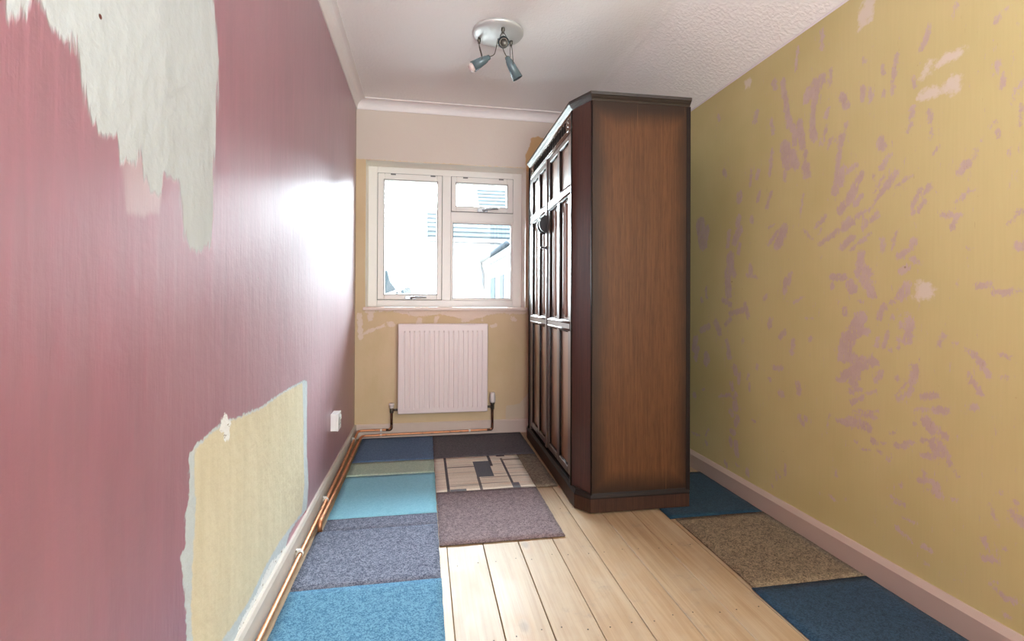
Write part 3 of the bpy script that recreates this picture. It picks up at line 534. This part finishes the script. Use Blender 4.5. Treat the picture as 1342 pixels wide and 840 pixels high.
gr = MB(); gr.box(RX0 + .005, RX1 - .005, RY + .004, RY + .014, RZ1 - .004, RZ1 + .002); gr.box(RX0 + .005, RX1 - .005, RY + .062, RY + .072, RZ1 - .004, RZ1 + .002)
for k in range(30):
    x = RX0 + .02 + k * (RX1 - RX0 - .04) / 29; gr.box(x - .004, x + .004, RY + .012, RY + .064, RZ1 - .003, RZ1 + .001)
off(gr.build('top_grille', M_RAD, rad), rad)
off(MB().box(RX0 + .01, RX1 - .01, RY + .055, RY + .065, RZ0 + .01, RZ1 - .01).build('rear_panel', M_RAD, rad), rad)
for a in (RX0 + .1, RX1 - .14): off(MB().box(a, a + .04, RY + .06, D, RZ0 + .05, RZ1 - .05).build('wall_bracket', M_RAD, rad), rad)
VY = D - .035
lv = MB(); lv.lathe([(.011, 0), (.013, .006), (.012, .03), (.009, .036)], Matrix.Translation((.247, VY, .175)), 14); lv.tube([(.247, VY, .196), (.30, VY, .196)], .008, 10)
off(lv.build('lockshield_valve', M_BRASS, rad), rad)
off(MB().lathe([(.012, 0), (.015, .003), (.015, .016), (.018, .018), (.018, .03), (.014, .034)], Matrix.Translation((.246, VY, .209)), 16).build('valve_cap', M_VALVE, rad), rad)
rvv = MB(); rvv.lathe([(.011, 0), (.013, .006), (.012, .035), (.016, .04), (.016, .05)], Matrix.Translation((.938, VY, .178)), 14); rvv.tube([(.938, VY, .198), (.885, VY, .198)], .008, 10)
off(rvv.build('valve_body', M_BRASS, rad), rad)
off(MB().lathe([(.018, 0), (.021, .006), (.021, .028), (.019, .036), (.020, .042), (.017, .064), (.014, .07)], Matrix.Translation((.938, VY, .228)), 18).build('thermostatic_valve_head', M_VALVE, rad), rad)

# ------------------------------------------------------------------ copper pipes
def mat_copper():
    m = NT('copper_pipe'); c = m.coord(); nz = m.noise(c, 9, 4); sp = m.ramp(m.noise(c, 30, 4, .7), .52, .68)
    col = m.mix(nz, lin(196, 130, 92), lin(216, 160, 122)); col = m.mix(m.math('MULTIPLY', sp, .6), col, lin(104, 66, 48))
    return m.set(col, .48, .75)
M_COPPER = mat_copper()
M_DKCOP = plain('tarnished_copper', lin(92, 60, 46), .4, .8, var=.2)
M_CLIP = plain('white_pipe_clip', lin(222, 216, 208), .5)
PA = thing('copper_pipe', 'long copper pipe from left radiator valve along the left skirting to the foreground', 'pipe', (.03, 2.4, .035))
zA = lambda y: .030 + .028 * max(0, min(1, (y - 2.2) / 1.1))
off(MB().tube(bend([(.247, VY, .173), (.247, VY, .062), (.029, VY + .004, .062), (.0285, 2.9, zA(2.9)), (.0285, 2.2, .034), (.0285, 1.2, .030), (.0285, Y0 + .05, .030)], .03), .0078, 12).build('pipe_run', M_COPPER, PA), PA)
off(MB().tube([(.247, VY, .173), (.247, VY, .095)], .0084, 12).tube(bend([(.247, VY, .10), (.247, VY, .062), (.21, VY, .062)], .02), .0086, 12).build('elbow', M_DKCOP, PA), PA)
PB = thing('copper_pipe', 'copper pipe from right radiator valve that drops into the floor by the left wall', 'pipe', (.5, VY, .03))
off(MB().tube(bend([(.938, VY, .176), (.938, VY, .036), (.06, VY - .004, .0285), (.0475, VY - .05, .026), (.0475, 2.75, .024), (.0475, 2.14, .036), (.0475, 2.10, .03), (.0475, 2.10, -.01)], .022), .0078, 12).build('pipe_run', M_COPPER, PB), PB)
off(MB().tube([(.938, VY, .176), (.938, VY, .08)], .0083, 12).tube(bend([(.938, VY, .085), (.938, VY, .036), (.90, VY, .0356)], .022), .0085, 12).build('elbow', M_DKCOP, PB), PB)
off(MB().tube(bend([(.0475, 2.16, .036), (.0475, 2.10, .037), (.0475, 2.10, -.002)], .02), .0092, 12).build('floor_elbow', M_COPPER, PB), PB)
def clip(name, x0, y, z, ax, r=.011):
    c_ = MB(); n = 10
    pts_o = [(r * math.cos(t), r * math.sin(t)) for t in np.linspace(-.6, math.pi + .6, n)]
    pts_i = [(p * .8, q * .8) for p, q in pts_o]
    for k in range(n - 1):
        q = [pts_o[k], pts_o[k + 1], pts_i[k + 1], pts_i[k]]
        loops = []
        for s_ in (-.006, .006):
            if ax == 'y': loops.append([(x0 + a * 1.0 + 0, y + s_, z + b) for a, b in q])
            else: loops.append([(x0 + s_, y - b, z + a) for a, b in q])
        c_.loft(loops)
    if ax == 'y': c_.box(.0141, x0 + .002, y - .007, y + .007, z + r * .9, z + r * .9 + .006).box(.0141, .018, y - .007, y + .007, z - .004, z + r + .006)
    else: c_.box(x0 - .007, x0 + .007, y + .004, D - .0121, z - .006, z + .006)
    return c_.build(name, M_CLIP)
for x, y, z, ax, l in ((.0285, 2.33, .0352, 'y', 'white pipe clip on the left skirting, beside the floor elbow'), (.0285, 1.86, .0333, 'y', 'white pipe clip on the left skirting, nearest the camera'),
                       (.0285, 3.22, .0535, 'y', 'white pipe clip on the left skirting, nearest the room corner')):
    tag(clip('pipe_clip', x, y, z, ax), l, 'pipe clip', 'white pipe clips')
tag(clip('pipe_clip', .178, VY, .0616, 'x'), 'white pipe clip on the back skirting, upper of two near the left valve', 'pipe clip', 'white pipe clips')
tag(clip('pipe_clip', .178, VY, .0296, 'x'), 'white pipe clip on the back skirting, lower of two near the left valve', 'pipe clip', 'white pipe clips')
tag(clip('pipe_clip', .778, VY, .0347, 'x'), 'white pipe clip on the back skirting under the radiator, near the right valve', 'pipe clip', 'white pipe clips')

# ------------------------------------------------------------------ wall socket
M_SOCK = plain('white_socket_plastic', lin(238, 238, 238), .35, var=.01)
so = thing('wall_socket', 'white surface-mounted single socket on the crimson wall near the radiator', 'socket', (0, 2.62, .325))
MB().box(.0005, .030, -.043, .043, -.043, .043).build('back_box', M_SOCK, so, bevel=.003, seg=2)
MB().box(.030, .038, -.044, .044, -.044, .044).build('face_plate', M_SOCK, so, bevel=.003, seg=2)
for a in ((-.005, .005, .008, .020), (-.017, -.008, -.018, -.012), (.008, .017, -.018, -.012)): MB().box(.038, .0395, *a).build('pin_slot', M_GASK, so)
MB().box(.038, .042, .018, .030, .006, .026).build('rocker_switch', M_SOCK, so, bevel=.001)

# ------------------------------------------------------------------ carpet tiles
def carpet(name, a, b, scale=230, mixw=.5, big=.12):
    m = NT(name); c = m.coord('Object')
    n1 = m.noise(c, scale, 3, .7); n2 = m.noise(c, scale * .35, 4, .7); n3 = m.noise(c, 5, 3)
    v = m.math('ADD', m.math('MULTIPLY', n1, .65), m.math('MULTIPLY', n2, .35))
    col = m.mix(m.ramp(v, .5 - mixw * .2, .5 + mixw * .2), a, b)
    col = m.mix(m.math('MULTIPLY', n3, big), col, tuple(x * .7 for x in a[:3]) + (1,))
    return m.set(col, .95, 0, m.bump(v, .7, .006), .08, Sheen__Weight=.06, Sheen__Roughness=.5)
C_BLUE = carpet('bright_blue_carpet', lin(60, 106, 138), lin(110, 158, 186))
C_SKY = carpet('light_blue_carpet', lin(126, 190, 216), lin(150, 210, 232), 260, .6)
C_SLATE = carpet('slate_grey_carpet', lin(70, 77, 98), lin(140, 147, 166), 230)
C_SAGE = carpet('sage_green_carpet', lin(146, 172, 160), lin(188, 206, 190), 260)
C_NAVY = carpet('navy_carpet', lin(70, 94, 126), lin(98, 124, 158), 260)
C_CHAR = carpet('charcoal_carpet', lin(70, 68, 74), lin(106, 102, 106), 260)
C_PURP = carpet('mauve_grey_carpet', lin(94, 80, 86), lin(150, 134, 136), 230)
C_TAUPE = carpet('taupe_carpet', lin(78, 68, 56), lin(142, 128, 110), 220)
C_BLUE_SHADE_BACK = carpet('shaded_blue_carpet_back', lin(22, 46, 60), lin(38, 66, 82), 240)  # same blue as the bright tile, with shade put into the colour
C_BLUE_SHADE_FRONT = carpet('shaded_blue_carpet_front', lin(28, 48, 64), lin(50, 76, 98), 240)  # the bright tile's blue again, darkened in colour for the shaded right side
C_OLIVE = carpet('olive_brown_carpet', lin(70, 60, 46), lin(150, 132, 106), 180, .7)
M_BACK = plain('carpet_backing', lin(46, 42, 40), .9)
def tile(x0, x1, y0, y1, mat, label, group=None, rot=0.0, z=.0):
    t = thing('carpet_tile', label, 'carpet tile', ((x0 + x1) / 2, (y0 + y1) / 2, z), group, (0, 0, rot))
    a, b = (x1 - x0) / 2, (y1 - y0) / 2
    MB().box(-a + .0015, a - .0015, -b + .0015, b - .0015, .0, .0025).build('backing', M_BACK, t)
    # pile: a gently uneven top with rounded rim
    nx, ny = max(4, int(a * 60)), max(4, int(b * 60)); rr = random.Random(int(x0 * 1000 + y0 * 77))
    vs, fs = [], []
    for i in range(nx + 1):
        for j in range(ny + 1):
            u, v = -a + 2 * a * i / nx, -b + 2 * b * j / ny
            rim = i in (0, nx) or j in (0, ny)
            u2 = u + (rr.uniform(-.0012, .0012) if rim else 0); v2 = v + (rr.uniform(-.0012, .0012) if rim else 0)
            vs.append((u2, v2, .0055 if rim else .0068))
    for i in range(nx):
        for j in range(ny):
            k = i * (ny + 1) + j; fs.append((k, k + ny + 1, k + ny + 2, k + 1))
    border = [i * (ny + 1) for i in range(nx + 1)] + [nx * (ny + 1) + j for j in range(1, ny + 1)] + [i * (ny + 1) + ny for i in range(nx - 1, -1, -1)] + [j for j in range(ny - 1, 0, -1)]
    k0 = len(vs); vs += [(vs[i][0], vs[i][1], .0022) for i in border]; nb_ = len(border)
    fs += [(border[i], k0 + i, k0 + (i + 1) % nb_, border[(i + 1) % nb_]) for i in range(nb_)]
    MB().add(vs, fs, True).build('pile', mat, t)
    return t
GL = 'carpet tiles along the left wall'; GM = 'carpet tiles in the middle'; GRr = 'carpet tiles along the right wall'
TX = .522
tile(.056, TX, 2.925, 3.424, C_NAVY, 'navy blue carpet tile in the back left corner below the pipes', GL)
tile(.058, TX, 2.700, 2.925, C_SAGE, 'narrow sage green carpet strip between navy and light blue tiles', GL)
tile(.058, TX, 2.190, 2.700, C_SKY, 'light blue carpet tile between sage strip and slate grey tile', GL)
tile(.040, TX, 1.672, 2.082, C_SLATE, 'slate', GL)['label'] = 'speckled slate grey carpet tile by the left skirting'
tile(.060, TX, 2.082, 2.190, C_SLATE, 'slate', GL)['label'] = 'thin slate grey carpet strip notched around the floor elbow of the pipe'
tile(.040, TX + .002, 1.155, 1.672, C_BLUE, 'bright blue carpet tile in front of the slate grey tile, nearest the camera', GL)
tile(TX, 1.138, 2.932, 3.426, C_CHAR, 'charcoal carpet tile under the radiator against the back skirting', GM)
tile(1.022, 1.137, 2.414, 2.932, C_TAUPE, 'taupe', GM)['label'] = 'cut taupe carpet strip beside the wardrobe base'
tile(TX + .003, 1.024, 1.895, 2.415, C_PURP, 'mauve grey speckled carpet tile lying on the floorboards', GM)
tile(1.522, W - .02, 1.966, 2.48, C_BLUE_SHADE_BACK, 'blue carpet tile in a shade-darkened tone, running behind the wardrobe corner', GRr, R(-.6))
tile(1.54, W - .02, 1.446, 1.962, C_OLIVE, 'speckled olive brown carpet tile by the right skirting', GRr)
tile(1.53, W - .02, .93, 1.444, C_BLUE_SHADE_FRONT, 'blue carpet tile in a shade-darkened tone by the right skirting, nearest the camera', GRr)

# patterned tile: woven geometric print of its own
def mat_pattern(x0, x1, y0, y1):
    m = NT('cream_patterned_carpet'); c = m.coord()
    sx = m.n('ShaderNodeSeparateXYZ', Vector=c); X, Y = sx.outputs[0], sx.outputs[1]     # -.25..+.25
    v = m.noise(c, 240, 3, .7)
    band = m.noise(m.map(c, (2.2, 55, 1)), 1.0, 2, .5)
    col = m.mix(m.ramp(band, .3, .7), lin(222, 216, 202), lin(240, 234, 222))
    col = m.mix(m.ramp(m.noise(m.map(c, (3, 20, 1)), 1.0, 2), .5, .7), col, lin(232, 214, 196))
    col = m.mix(m.math('MULTIPLY', m.ramp(m.noise(m.map(c, (1.6, 75, 1), (0.3, 0, 0)), 1.0, 1), .62, .68), .8), col, lin(112, 110, 112))
    def rect(a0, a1, b0, b1, color, k=1.0):
        nonlocal col
        f = m.math('MULTIPLY', m.math('MULTIPLY', m.math('GREATER_THAN', X, a0), m.math('LESS_THAN', X, a1)), m.math('MULTIPLY', m.math('GREATER_THAN', Y, b0), m.math('LESS_THAN', Y, b1)))
        col = m.mix(m.math('MULTIPLY', f, k), col, color)
    dk = lin(78, 80, 90); bl = lin(104, 112, 124)
    rect(-.195, -.181, -.26, .26, dk)
    rect(-.18, -.03, .075, .088, dk, .9)
    rect(-.03, .062, -.085, .165, m.mix(v, lin(82, 90, 104), bl))
    rect(-.032, -.018, -.26, -.08, dk, .9)
    rect(.062, .078, .075, .26, dk)
    rect(.135, .148, -.19, .20, dk)
    rect(.135, .175, -.26, -.19, bl)
    rect(-.01, .14, -.10, -.092, dk, .6); rect(.14, .26, .16, .185, lin(140, 128, 116), .8); rect(.148, .26, .02, .03, dk, .5); rect(.148, .26, -.10, -.09, dk, .5)
    rect(.12, .17, .235, .26, dk); rect(-.18, -.1, -.26, -.235, bl); rect(-.18, -.03, -.2, -.192, dk, .6)
    col = m.mix(m.math('MULTIPLY', m.ramp(v, .35, .65), .25), col, lin(150, 138, 122))
    return m.set(col, .95, 0, m.bump(v, .6, .005), .08)
tile(TX + .002, 1.022, 2.415, 2.932, mat_pattern(0, 0, 0, 0), 'cream carpet tile with dark geometric line pattern', GM)

# ------------------------------------------------------------------ wardrobe
def mat_oak(name, c0, c1, edge_c=None, rough=.32, dims=None, coat=.0, grain=1.0):
    m = NT(name); c = m.coord(); oi = m.n('ShaderNodeObjectInfo')
    cc = m.n('ShaderNodeVectorMath', {'operation': 'ADD'}, _0=c, _1=m.n('ShaderNodeCombineXYZ', X=m.math('MULTIPLY', oi.outputs['Random'], 5.0)).outputs[0]).outputs[0]
    g1 = m.noise(m.map(cc, (110, 110, 3.0)), 1.0, 6, .7, .3); g2 = m.noise(m.map(cc, (330, 330, 14)), 1.0, 3, .6); g3 = m.noise(m.map(cc, (6, 6, 1)), 1.3, 3)
    col = m.mix(m.ramp(g1, .3, .7), c0, c1)
    col = m.mix(m.math('MULTIPLY', m.ramp(g2, .5, .66), .5), col, tuple(x * .55 for x in c0[:3]) + (1,))
    col = m.mix(m.math('MULTIPLY', g3, .35), col, tuple(x * .7 for x in c0[:3]) + (1,))
    if dims:    # toned finish: stain built up darker towards the panel's edges; faint scuffs
        (x0, x1, z0, z1) = dims; s_ = m.n('ShaderNodeSeparateXYZ', Vector=c); X, Z = s_.outputs[0], s_.outputs[2]
        d = m.math('MINIMUM', m.math('MINIMUM', m.math('SUBTRACT', X, x0), m.math('SUBTRACT', x1, X)), m.math('MINIMUM', m.math('SUBTRACT', Z, z0), m.math('SUBTRACT', z1, Z)))
        d = m.math('MULTIPLY_ADD', m.math('SUBTRACT', m.noise(cc, 5, 3), .5), .05, d)
        col = m.mix(m.ramp(d, .09, -.02, 0, .9), col, edge_c)
        sc = m.ramp(m.noise(m.map(cc, (60, 1, 1.8), rot=(0, R(6), 0)), 1.0, 3, .6, .8), .68, .74)
        col = m.mix(m.math('MULTIPLY', sc, .16), col, lin(166, 122, 80))
    nr = m.bump(m.math('ADD', g2, g1), .10, .002)
    return m.set(col, rough, 0, nr, .5 if coat else .22, Coat__Weight=coat, Coat__Roughness=.28, Coat__IOR=1.65)
WT = thing('wardrobe', 'tall dark oak wardrobe with carved panelled doors and canted corners by the window', 'wardrobe', (1.138, 2.139, .0055), rot=(0, -.0042, R(-1.0)))
M_OAK = mat_oak('dark_oak', lin(58, 36, 26), lin(82, 50, 34), rough=.45, coat=1.0)
M_OAKP = mat_oak('oak_door_panel', lin(124, 80, 48), lin(152, 104, 66), rough=.45, coat=.9)
M_CANT = mat_oak('reddish_oak', lin(60, 36, 29), lin(84, 52, 40), rough=.35, coat=.15)
M_SIDE = mat_oak('oak_side_panel', lin(80, 51, 31), lin(99, 65, 39), lin(36, 25, 19), .42, (.075, .515, .10, 1.80))
M_DARK = plain('dark_mould', lin(32, 23, 20), .45, var=.15, spec=.2)
M_PLIN = mat_oak('plinth_oak', lin(50, 32, 24), lin(70, 45, 32), rough=.5)
M_FRZ = mat_oak('sheen_pale_frieze_oak', lin(104, 78, 60), lin(136, 108, 86), rough=.4, coat=.9)  # paler than the other oak: sheen of reflected light put into the colour
M_CORN = mat_oak('cornice_oak', lin(30, 22, 19), lin(42, 30, 24), rough=.45, coat=.35)
def foot(i, ya=-.07, yb=1.212, xr=.527, k=.0):
    c = .41 * i
    return [(i, k + c), (.055 + c, ya + i), (xr, ya + i), (xr, yb - i), (.055 + c, yb - i), (i, 1.142 - k - c)]
def foot_ccw(i, **k): return foot(i, **k)
# carcass pieces
cs = MB(); cs.prism([(.05, .08), (.085, -.045), (.525, -.045), (.525, 1.19), (.085, 1.19), (.05, 1.06)], .02, 1.80)
cs.build('carcass', M_OAK, WT)
MB().box(.062, .512, -.062, -.046, .082, 1.835).build('side_panel', M_SIDE, WT)
MB().box(.062, .512, 1.19, 1.204, .082, 1.835).build('side_panel', M_SIDE, WT)
MB().box(.512, .533, -.064, -.03, .07, 1.835).build('rear_stile', M_DARK, WT, bevel=.002)
# canted corner boards
def cant(s):
    a, b = Vector((.004, .062, 0)), Vector((.060, -.064, 0))
    if s: a, b = Vector((.004, 1.080, 0)), Vector((.060, 1.206, 0))
    t = (b - a).normalized(); nrm = Vector((t.y, -t.x, 0)); nrm = nrm if nrm.x < 0 else -nrm
    q = [a, b, b - nrm * .02, a - nrm * .02]
    c = MB().prism([(v.x, v.y) for v in q], .075, 1.835).build('canted_corner', M_CANT, WT, bevel=.002)
    bd = MB(); 
    for p in (a, b): bd.tube([(p.x + nrm.x * .001, p.y + nrm.y * .001, .08), (p.x + nrm.x * .001, p.y + nrm.y * .001, 1.83)], .004, 8)
    bd.build('edge_bead', M_DARK, c)
cant(0); cant(1)
MB().prism(foot(0), 0, .062).build('plinth', M_PLIN, WT, bevel=.002)
pm_ = MB(); pm_.loft([[(x, y, z) for x, y in foot(i)] for i, z in ((.0, .060), (.0, .066), (.006, .076), (.008, .084))], True); pm_.build('plinth_moulding', M_DARK, WT)
cm = MB(); cm.loft([[(x, y, z) for x, y in foot(i, k=.06)] for i, z in ((.006, 1.834), (.002, 1.840), (-.006, 1.848), (-.010, 1.853), (-.013, 1.855), (-.013, 1.868))], True); cm.build('cornice', M_CORN, WT)
MB().box(.006, .05, .060, .094, .08, 1.83).build('front_stile', M_OAK, WT, bevel=.002)
MB().box(.006, .05, 1.048, 1.082, .08, 1.83).build('front_stile', M_OAK, WT, bevel=.002)
_front0 = set(bpy.data.objects)
# carved frieze: flutes between two rosettes
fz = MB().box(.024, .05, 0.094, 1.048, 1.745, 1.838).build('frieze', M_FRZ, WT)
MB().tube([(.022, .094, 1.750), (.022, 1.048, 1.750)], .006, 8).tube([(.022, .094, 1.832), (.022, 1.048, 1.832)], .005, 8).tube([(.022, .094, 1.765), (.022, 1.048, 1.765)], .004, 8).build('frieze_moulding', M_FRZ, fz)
nfl = 17
fme = None
for k in range(nfl):
    y = .094 + .085 + (.954 - .17) * (k + .5) / nfl; w_ = .0125
    q = [(y + w_ * math.cos(t), (1.777 if math.sin(t) < 0 else 1.812) + .009 * math.sin(t)) for t in np.linspace(0, 2 * math.pi, 14, endpoint=False)]
    if fme is None:
        # raised rim around a sunk flute
        qi = [(y + (a - y) * .72, 1.7945 + (b - 1.7945) * .86) for a, b in q]
        f_ = MB(); f_.loft([[(.0245, a, b) for a, b in q], [(.0195, a, b) for a, b in q], [(.0195, a, b) for a, b in qi], [(.0235, a, b) for a, b in qi]], True, False)
        fo_ = f_.build('flute', M_DARK, fz); fme = fo_; y00 = y
    else:
        o = fme.copy(); COL.objects.link(o); o.parent = fz; o.location = (0, y - y00, 0)
for y in (.142, 1.0):
    ro = MB(); X_ = Matrix.Translation((.024, y, 1.790)) @ Matrix.Rotation(R(-90), 4, 'Y')
    ro.lathe([(.034, 0), (.034, .005), (.028, .007), (.026, .002), (.012, .002), (.010, .007), (.0, .009)], X_, 20)
    for k in range(6):
        a = k * math.pi / 3; p0 = X_ @ Vector((.012 * math.cos(a), .012 * math.sin(a), .004)); p1 = X_ @ Vector((.026 * math.cos(a), .026 * math.sin(a), .004)); ro.tube([p0, (p0 + p1) / 2, p1], [.002, .005, .002], 6)
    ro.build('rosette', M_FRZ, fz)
# doors
def bead(mb, y0, y1, z0, z1, x, r=.0045):
    mb.tube([(x, y0, z0), (x, y1, z0)], r, 6).tube([(x, y0, z1), (x, y1, z1)], r, 6).tube([(x, y0, z0), (x, y0, z1)], r, 6).tube([(x, y1, z0), (x, y1, z1)], r, 6)
def linenfold(y0, y1, z0, z1, par):
    """panel with vertical folds, ends of the folds cut to points"""
    p = MB().box(.040, .046, y0 - .004, y1 + .004, z0 - .004, z1 + .004).build('panel', M_OAKP, par)
    w = y1 - y0; fm = MB()
    for k, (c0, hw, e_, h) in enumerate(((.14, .05, .055, .006), (.30, .035, .035, .009), (.5, .07, .022, .013), (.70, .035, .035, .009), (.86, .05, .055, .006))):
        yc = y0 + w * c0; a = w * hw
        zb, zt = z0 + e_, z1 - e_
        sec = [(-a, 0), (-a * .6, h * .8), (0, h), (a * .6, h * .8), (a, 0)]
        loops = [[(.0405 - q * .3, yc + s_, zb - .014 + (.010 if abs(s_) > a * .5 else 0)) for s_, q in sec], [(.0405 - q, yc + s_, zb) for s_, q in sec], [(.0405 - q, yc + s_, zt) for s_, q in sec], [(.0405 - q * .3, yc + s_, zt + .014 - (.010 if abs(s_) > a * .5 else 0)) for s_, q in sec]]
        fm.loft(loops, True)
    fm.build('linenfold', M_OAKP, p) if False else None
    f2 = fm.build('linenfold', M_OAKP, par); return p
ZR = [.105, .140, .793, .846, 1.447, 1.502, 1.715, 1.745]      # rails bottom..top
def door(y0, y1):
    st = .046; mu = .046; yc = (y0 + y1) / 2
    d = MB(); X0, X1 = .022, .046
    for a, b in ((y0, y0 + st), (yc - mu / 2, yc + mu / 2), (y1 - st, y1)): d.box(X0, X1, a, b, ZR[0], ZR[7])
    for k in (0, 2, 4, 6):
        for a, b in ((y0 + st, yc - mu / 2), (yc + mu / 2, y1 - st)): d.box(X0, X1, a, b, ZR[k], ZR[k + 1])
    dd = d.build('door', M_OAK, WT, bevel=.003, seg=1)
    for k in (2, 4):
        md = MB()
        for a in (ZR[k] + .010, ZR[k + 1] - .010): md.tube([(X0 - .001, y0 + .004, a), (X0 - .001, y1 - .004, a)], .006, 8)
        md.box(X0 - .004, X0 + .001, y0 + .004, y1 - .004, ZR[k] + .008, ZR[k + 1] - .008)
        md.build('rail_moulding', M_OAK, dd)
    for a, b in ((y0 + st, yc - mu / 2), (yc + mu / 2, y1 - st)):
        MB().box(.036, .046, a - .004, b + .004, ZR[1] - .004, ZR[2] + .004).build('panel', M_OAKP, dd)
        linenfold(a, b, ZR[3], ZR[4], dd)
        MB().box(.036, .046, a - .004, b + .004, ZR[5] - .004, ZR[6] + .004).build('panel', M_OAKP, dd)
        bm_ = MB()
        for z0, z1 in ((ZR[1], ZR[2]), (ZR[3], ZR[4]), (ZR[5], ZR[6])): bead(bm_, a, b, z0, z1, .030)
        bm_.build('panel_bead', M_DARK, dd)
    return dd
d1 = door(.096, .569); d2 = door(.573, 1.046)
MB().box(.012, .023, .556, .586, ZR[0], ZR[7]).build('meeting_strip', M_OAK, WT, bevel=.003)
M_KNOB = plain('blackened_handle', lin(40, 38, 42), .3, .3, var=.1)
for y, par, s in ((.545, d1, 1), (.600, d2, -1)):
    hb = MB(); q = [(.014 - .048 * math.cos(t), 1.373 + .050 * math.sin(t)) for t in np.linspace(-math.pi / 2, math.pi / 2, 16)]
    hb.prism([(a, b) for a, b in q][::-1], y - .008, y + .008, 'y'); hb.build('handle', M_KNOB, par, bevel=.002)
ky = MB(); ky.lathe([(.012, 0), (.012, .003), (.004, .004), (.004, .022), (.006, .024), (.006, .03)], Matrix.Translation((.012, .571, 1.243)) @ Matrix.Rotation(R(-90), 4, 'Y'), 12)
ky.build('lock_knob', M_KNOB, d1)

for o in set(bpy.data.objects) - _front0:
    if o.parent is WT: o.location.x -= .013   # fronts stand just proud of the stiles
# ------------------------------------------------------------------ ceiling light
M_PLATE = plain('brushed_ceiling_plate', lin(206, 208, 208), .4, .3, var=.03)
M_WIRE = plain('bracket_wire', lin(96, 90, 84), .4, .6)
M_CLAMP = plain('clamp_metal', lin(90, 86, 80), .4, .8)
M_SHADE = plain('blue_grey_spot_shade', lin(100, 118, 124), .35, .1, var=.04)
M_INNER = plain('dark_shade_lining', lin(52, 62, 72), .5)
M_LAMP = plain('frosted_bulb', lin(226, 210, 206), .25)
LX, LY, LZ = .818, 2.435, ZC
lt = thing('ceiling_light', 'round metal ceiling light with three blue-grey spot shades', 'ceiling light', (LX, LY, LZ))
MB().lathe([(.001, -.0005), (.128, -.0005), (.128, -.010), (.124, -.015), (.10, -.024), (.06, -.031), (.001, -.034)], None, 48, cap=False).build('ceiling_plate', M_PLATE, lt)
def spot(base, small, big, bulb):
    base, small, big = Vector(base), Vector(small), Vector(big)
    ax = (big - small); L = ax.length; ax.normalize()
    q = ax.to_track_quat('Z', 'Y').to_matrix().to_4x4(); q.translation = small
    sh = MB().lathe([(.012, -.012), (.0135, .0), (.016, .004), (.020, .02), (.0275, L), (.0262, L), (.019, .022), (.012, .01)], q, 28, cap=False).build('spot_shade', M_SHADE, lt)
    MB().lathe([(.001, .012), (.018, .02), (.0255, L - .001)], q, 24, cap=False).build('shade_lining', M_INNER, sh)
    MB().lathe([(.001, -.016), (.0105, -.015), (.0125, -.008)], q, 16).build('shade_cap', M_CLAMP, sh)
    bl = MB().lathe([(.009, .02), (.012, .04), (.021, L - .01), (.0225, L + (.012 if bulb else -.03)), (.014, L + (.02 if bulb else -.024)), (.001, L + (.022 if bulb else -.022))], q, 20).build('bulb', M_LAMP if bulb else M_CLAMP, sh)
    mid = small + ax * L * .35
    side = ax.cross(Vector((0, 0, 1))).normalized()
    cl = MB().lathe([(.007, 0), (.009, -.004), (.009, -.016), (.006, -.02), (.006, -.028)], Matrix.Translation(base), 14).build('clamp', M_CLAMP, lt)
    w = MB(); b2 = base + Vector((0, 0, -.02))
    w.tube(bend([b2, b2 + side * .012 + Vector((0, 0, -.02)), mid + side * .021 + Vector((0, 0, .02)), mid + side * .021], .01), .0021, 8)
    w.tube(bend([b2, b2 - side * .012 + Vector((0, 0, -.02)), mid - side * .021 + Vector((0, 0, .02)), mid - side * .021], .01), .0021, 8)
    w.build('bracket', M_WIRE, lt)
    c = MB(); c0 = small - ax * .014; cen = Vector((0, 0, -.033))
    c.tube(bend([c0, c0 - ax * .03 + Vector((0, 0, -.004)), (c0 + cen) / 2 + Vector((0, 0, .012)) - ax * .02, cen], .03, 6), .0022, 8); c.build('flex', M_WIRE, lt)
spot((-.092, .03, -.024), (-.052, .02, -.128), (-.122, .03, -.172), True)
spot((.070, .02, -.026), (.056, .02, -.124), (.108, .03, -.212), False)
spot((.012, -.085, -.022), (.024, -.055, -.088), (.008, -.125, -.115), False)
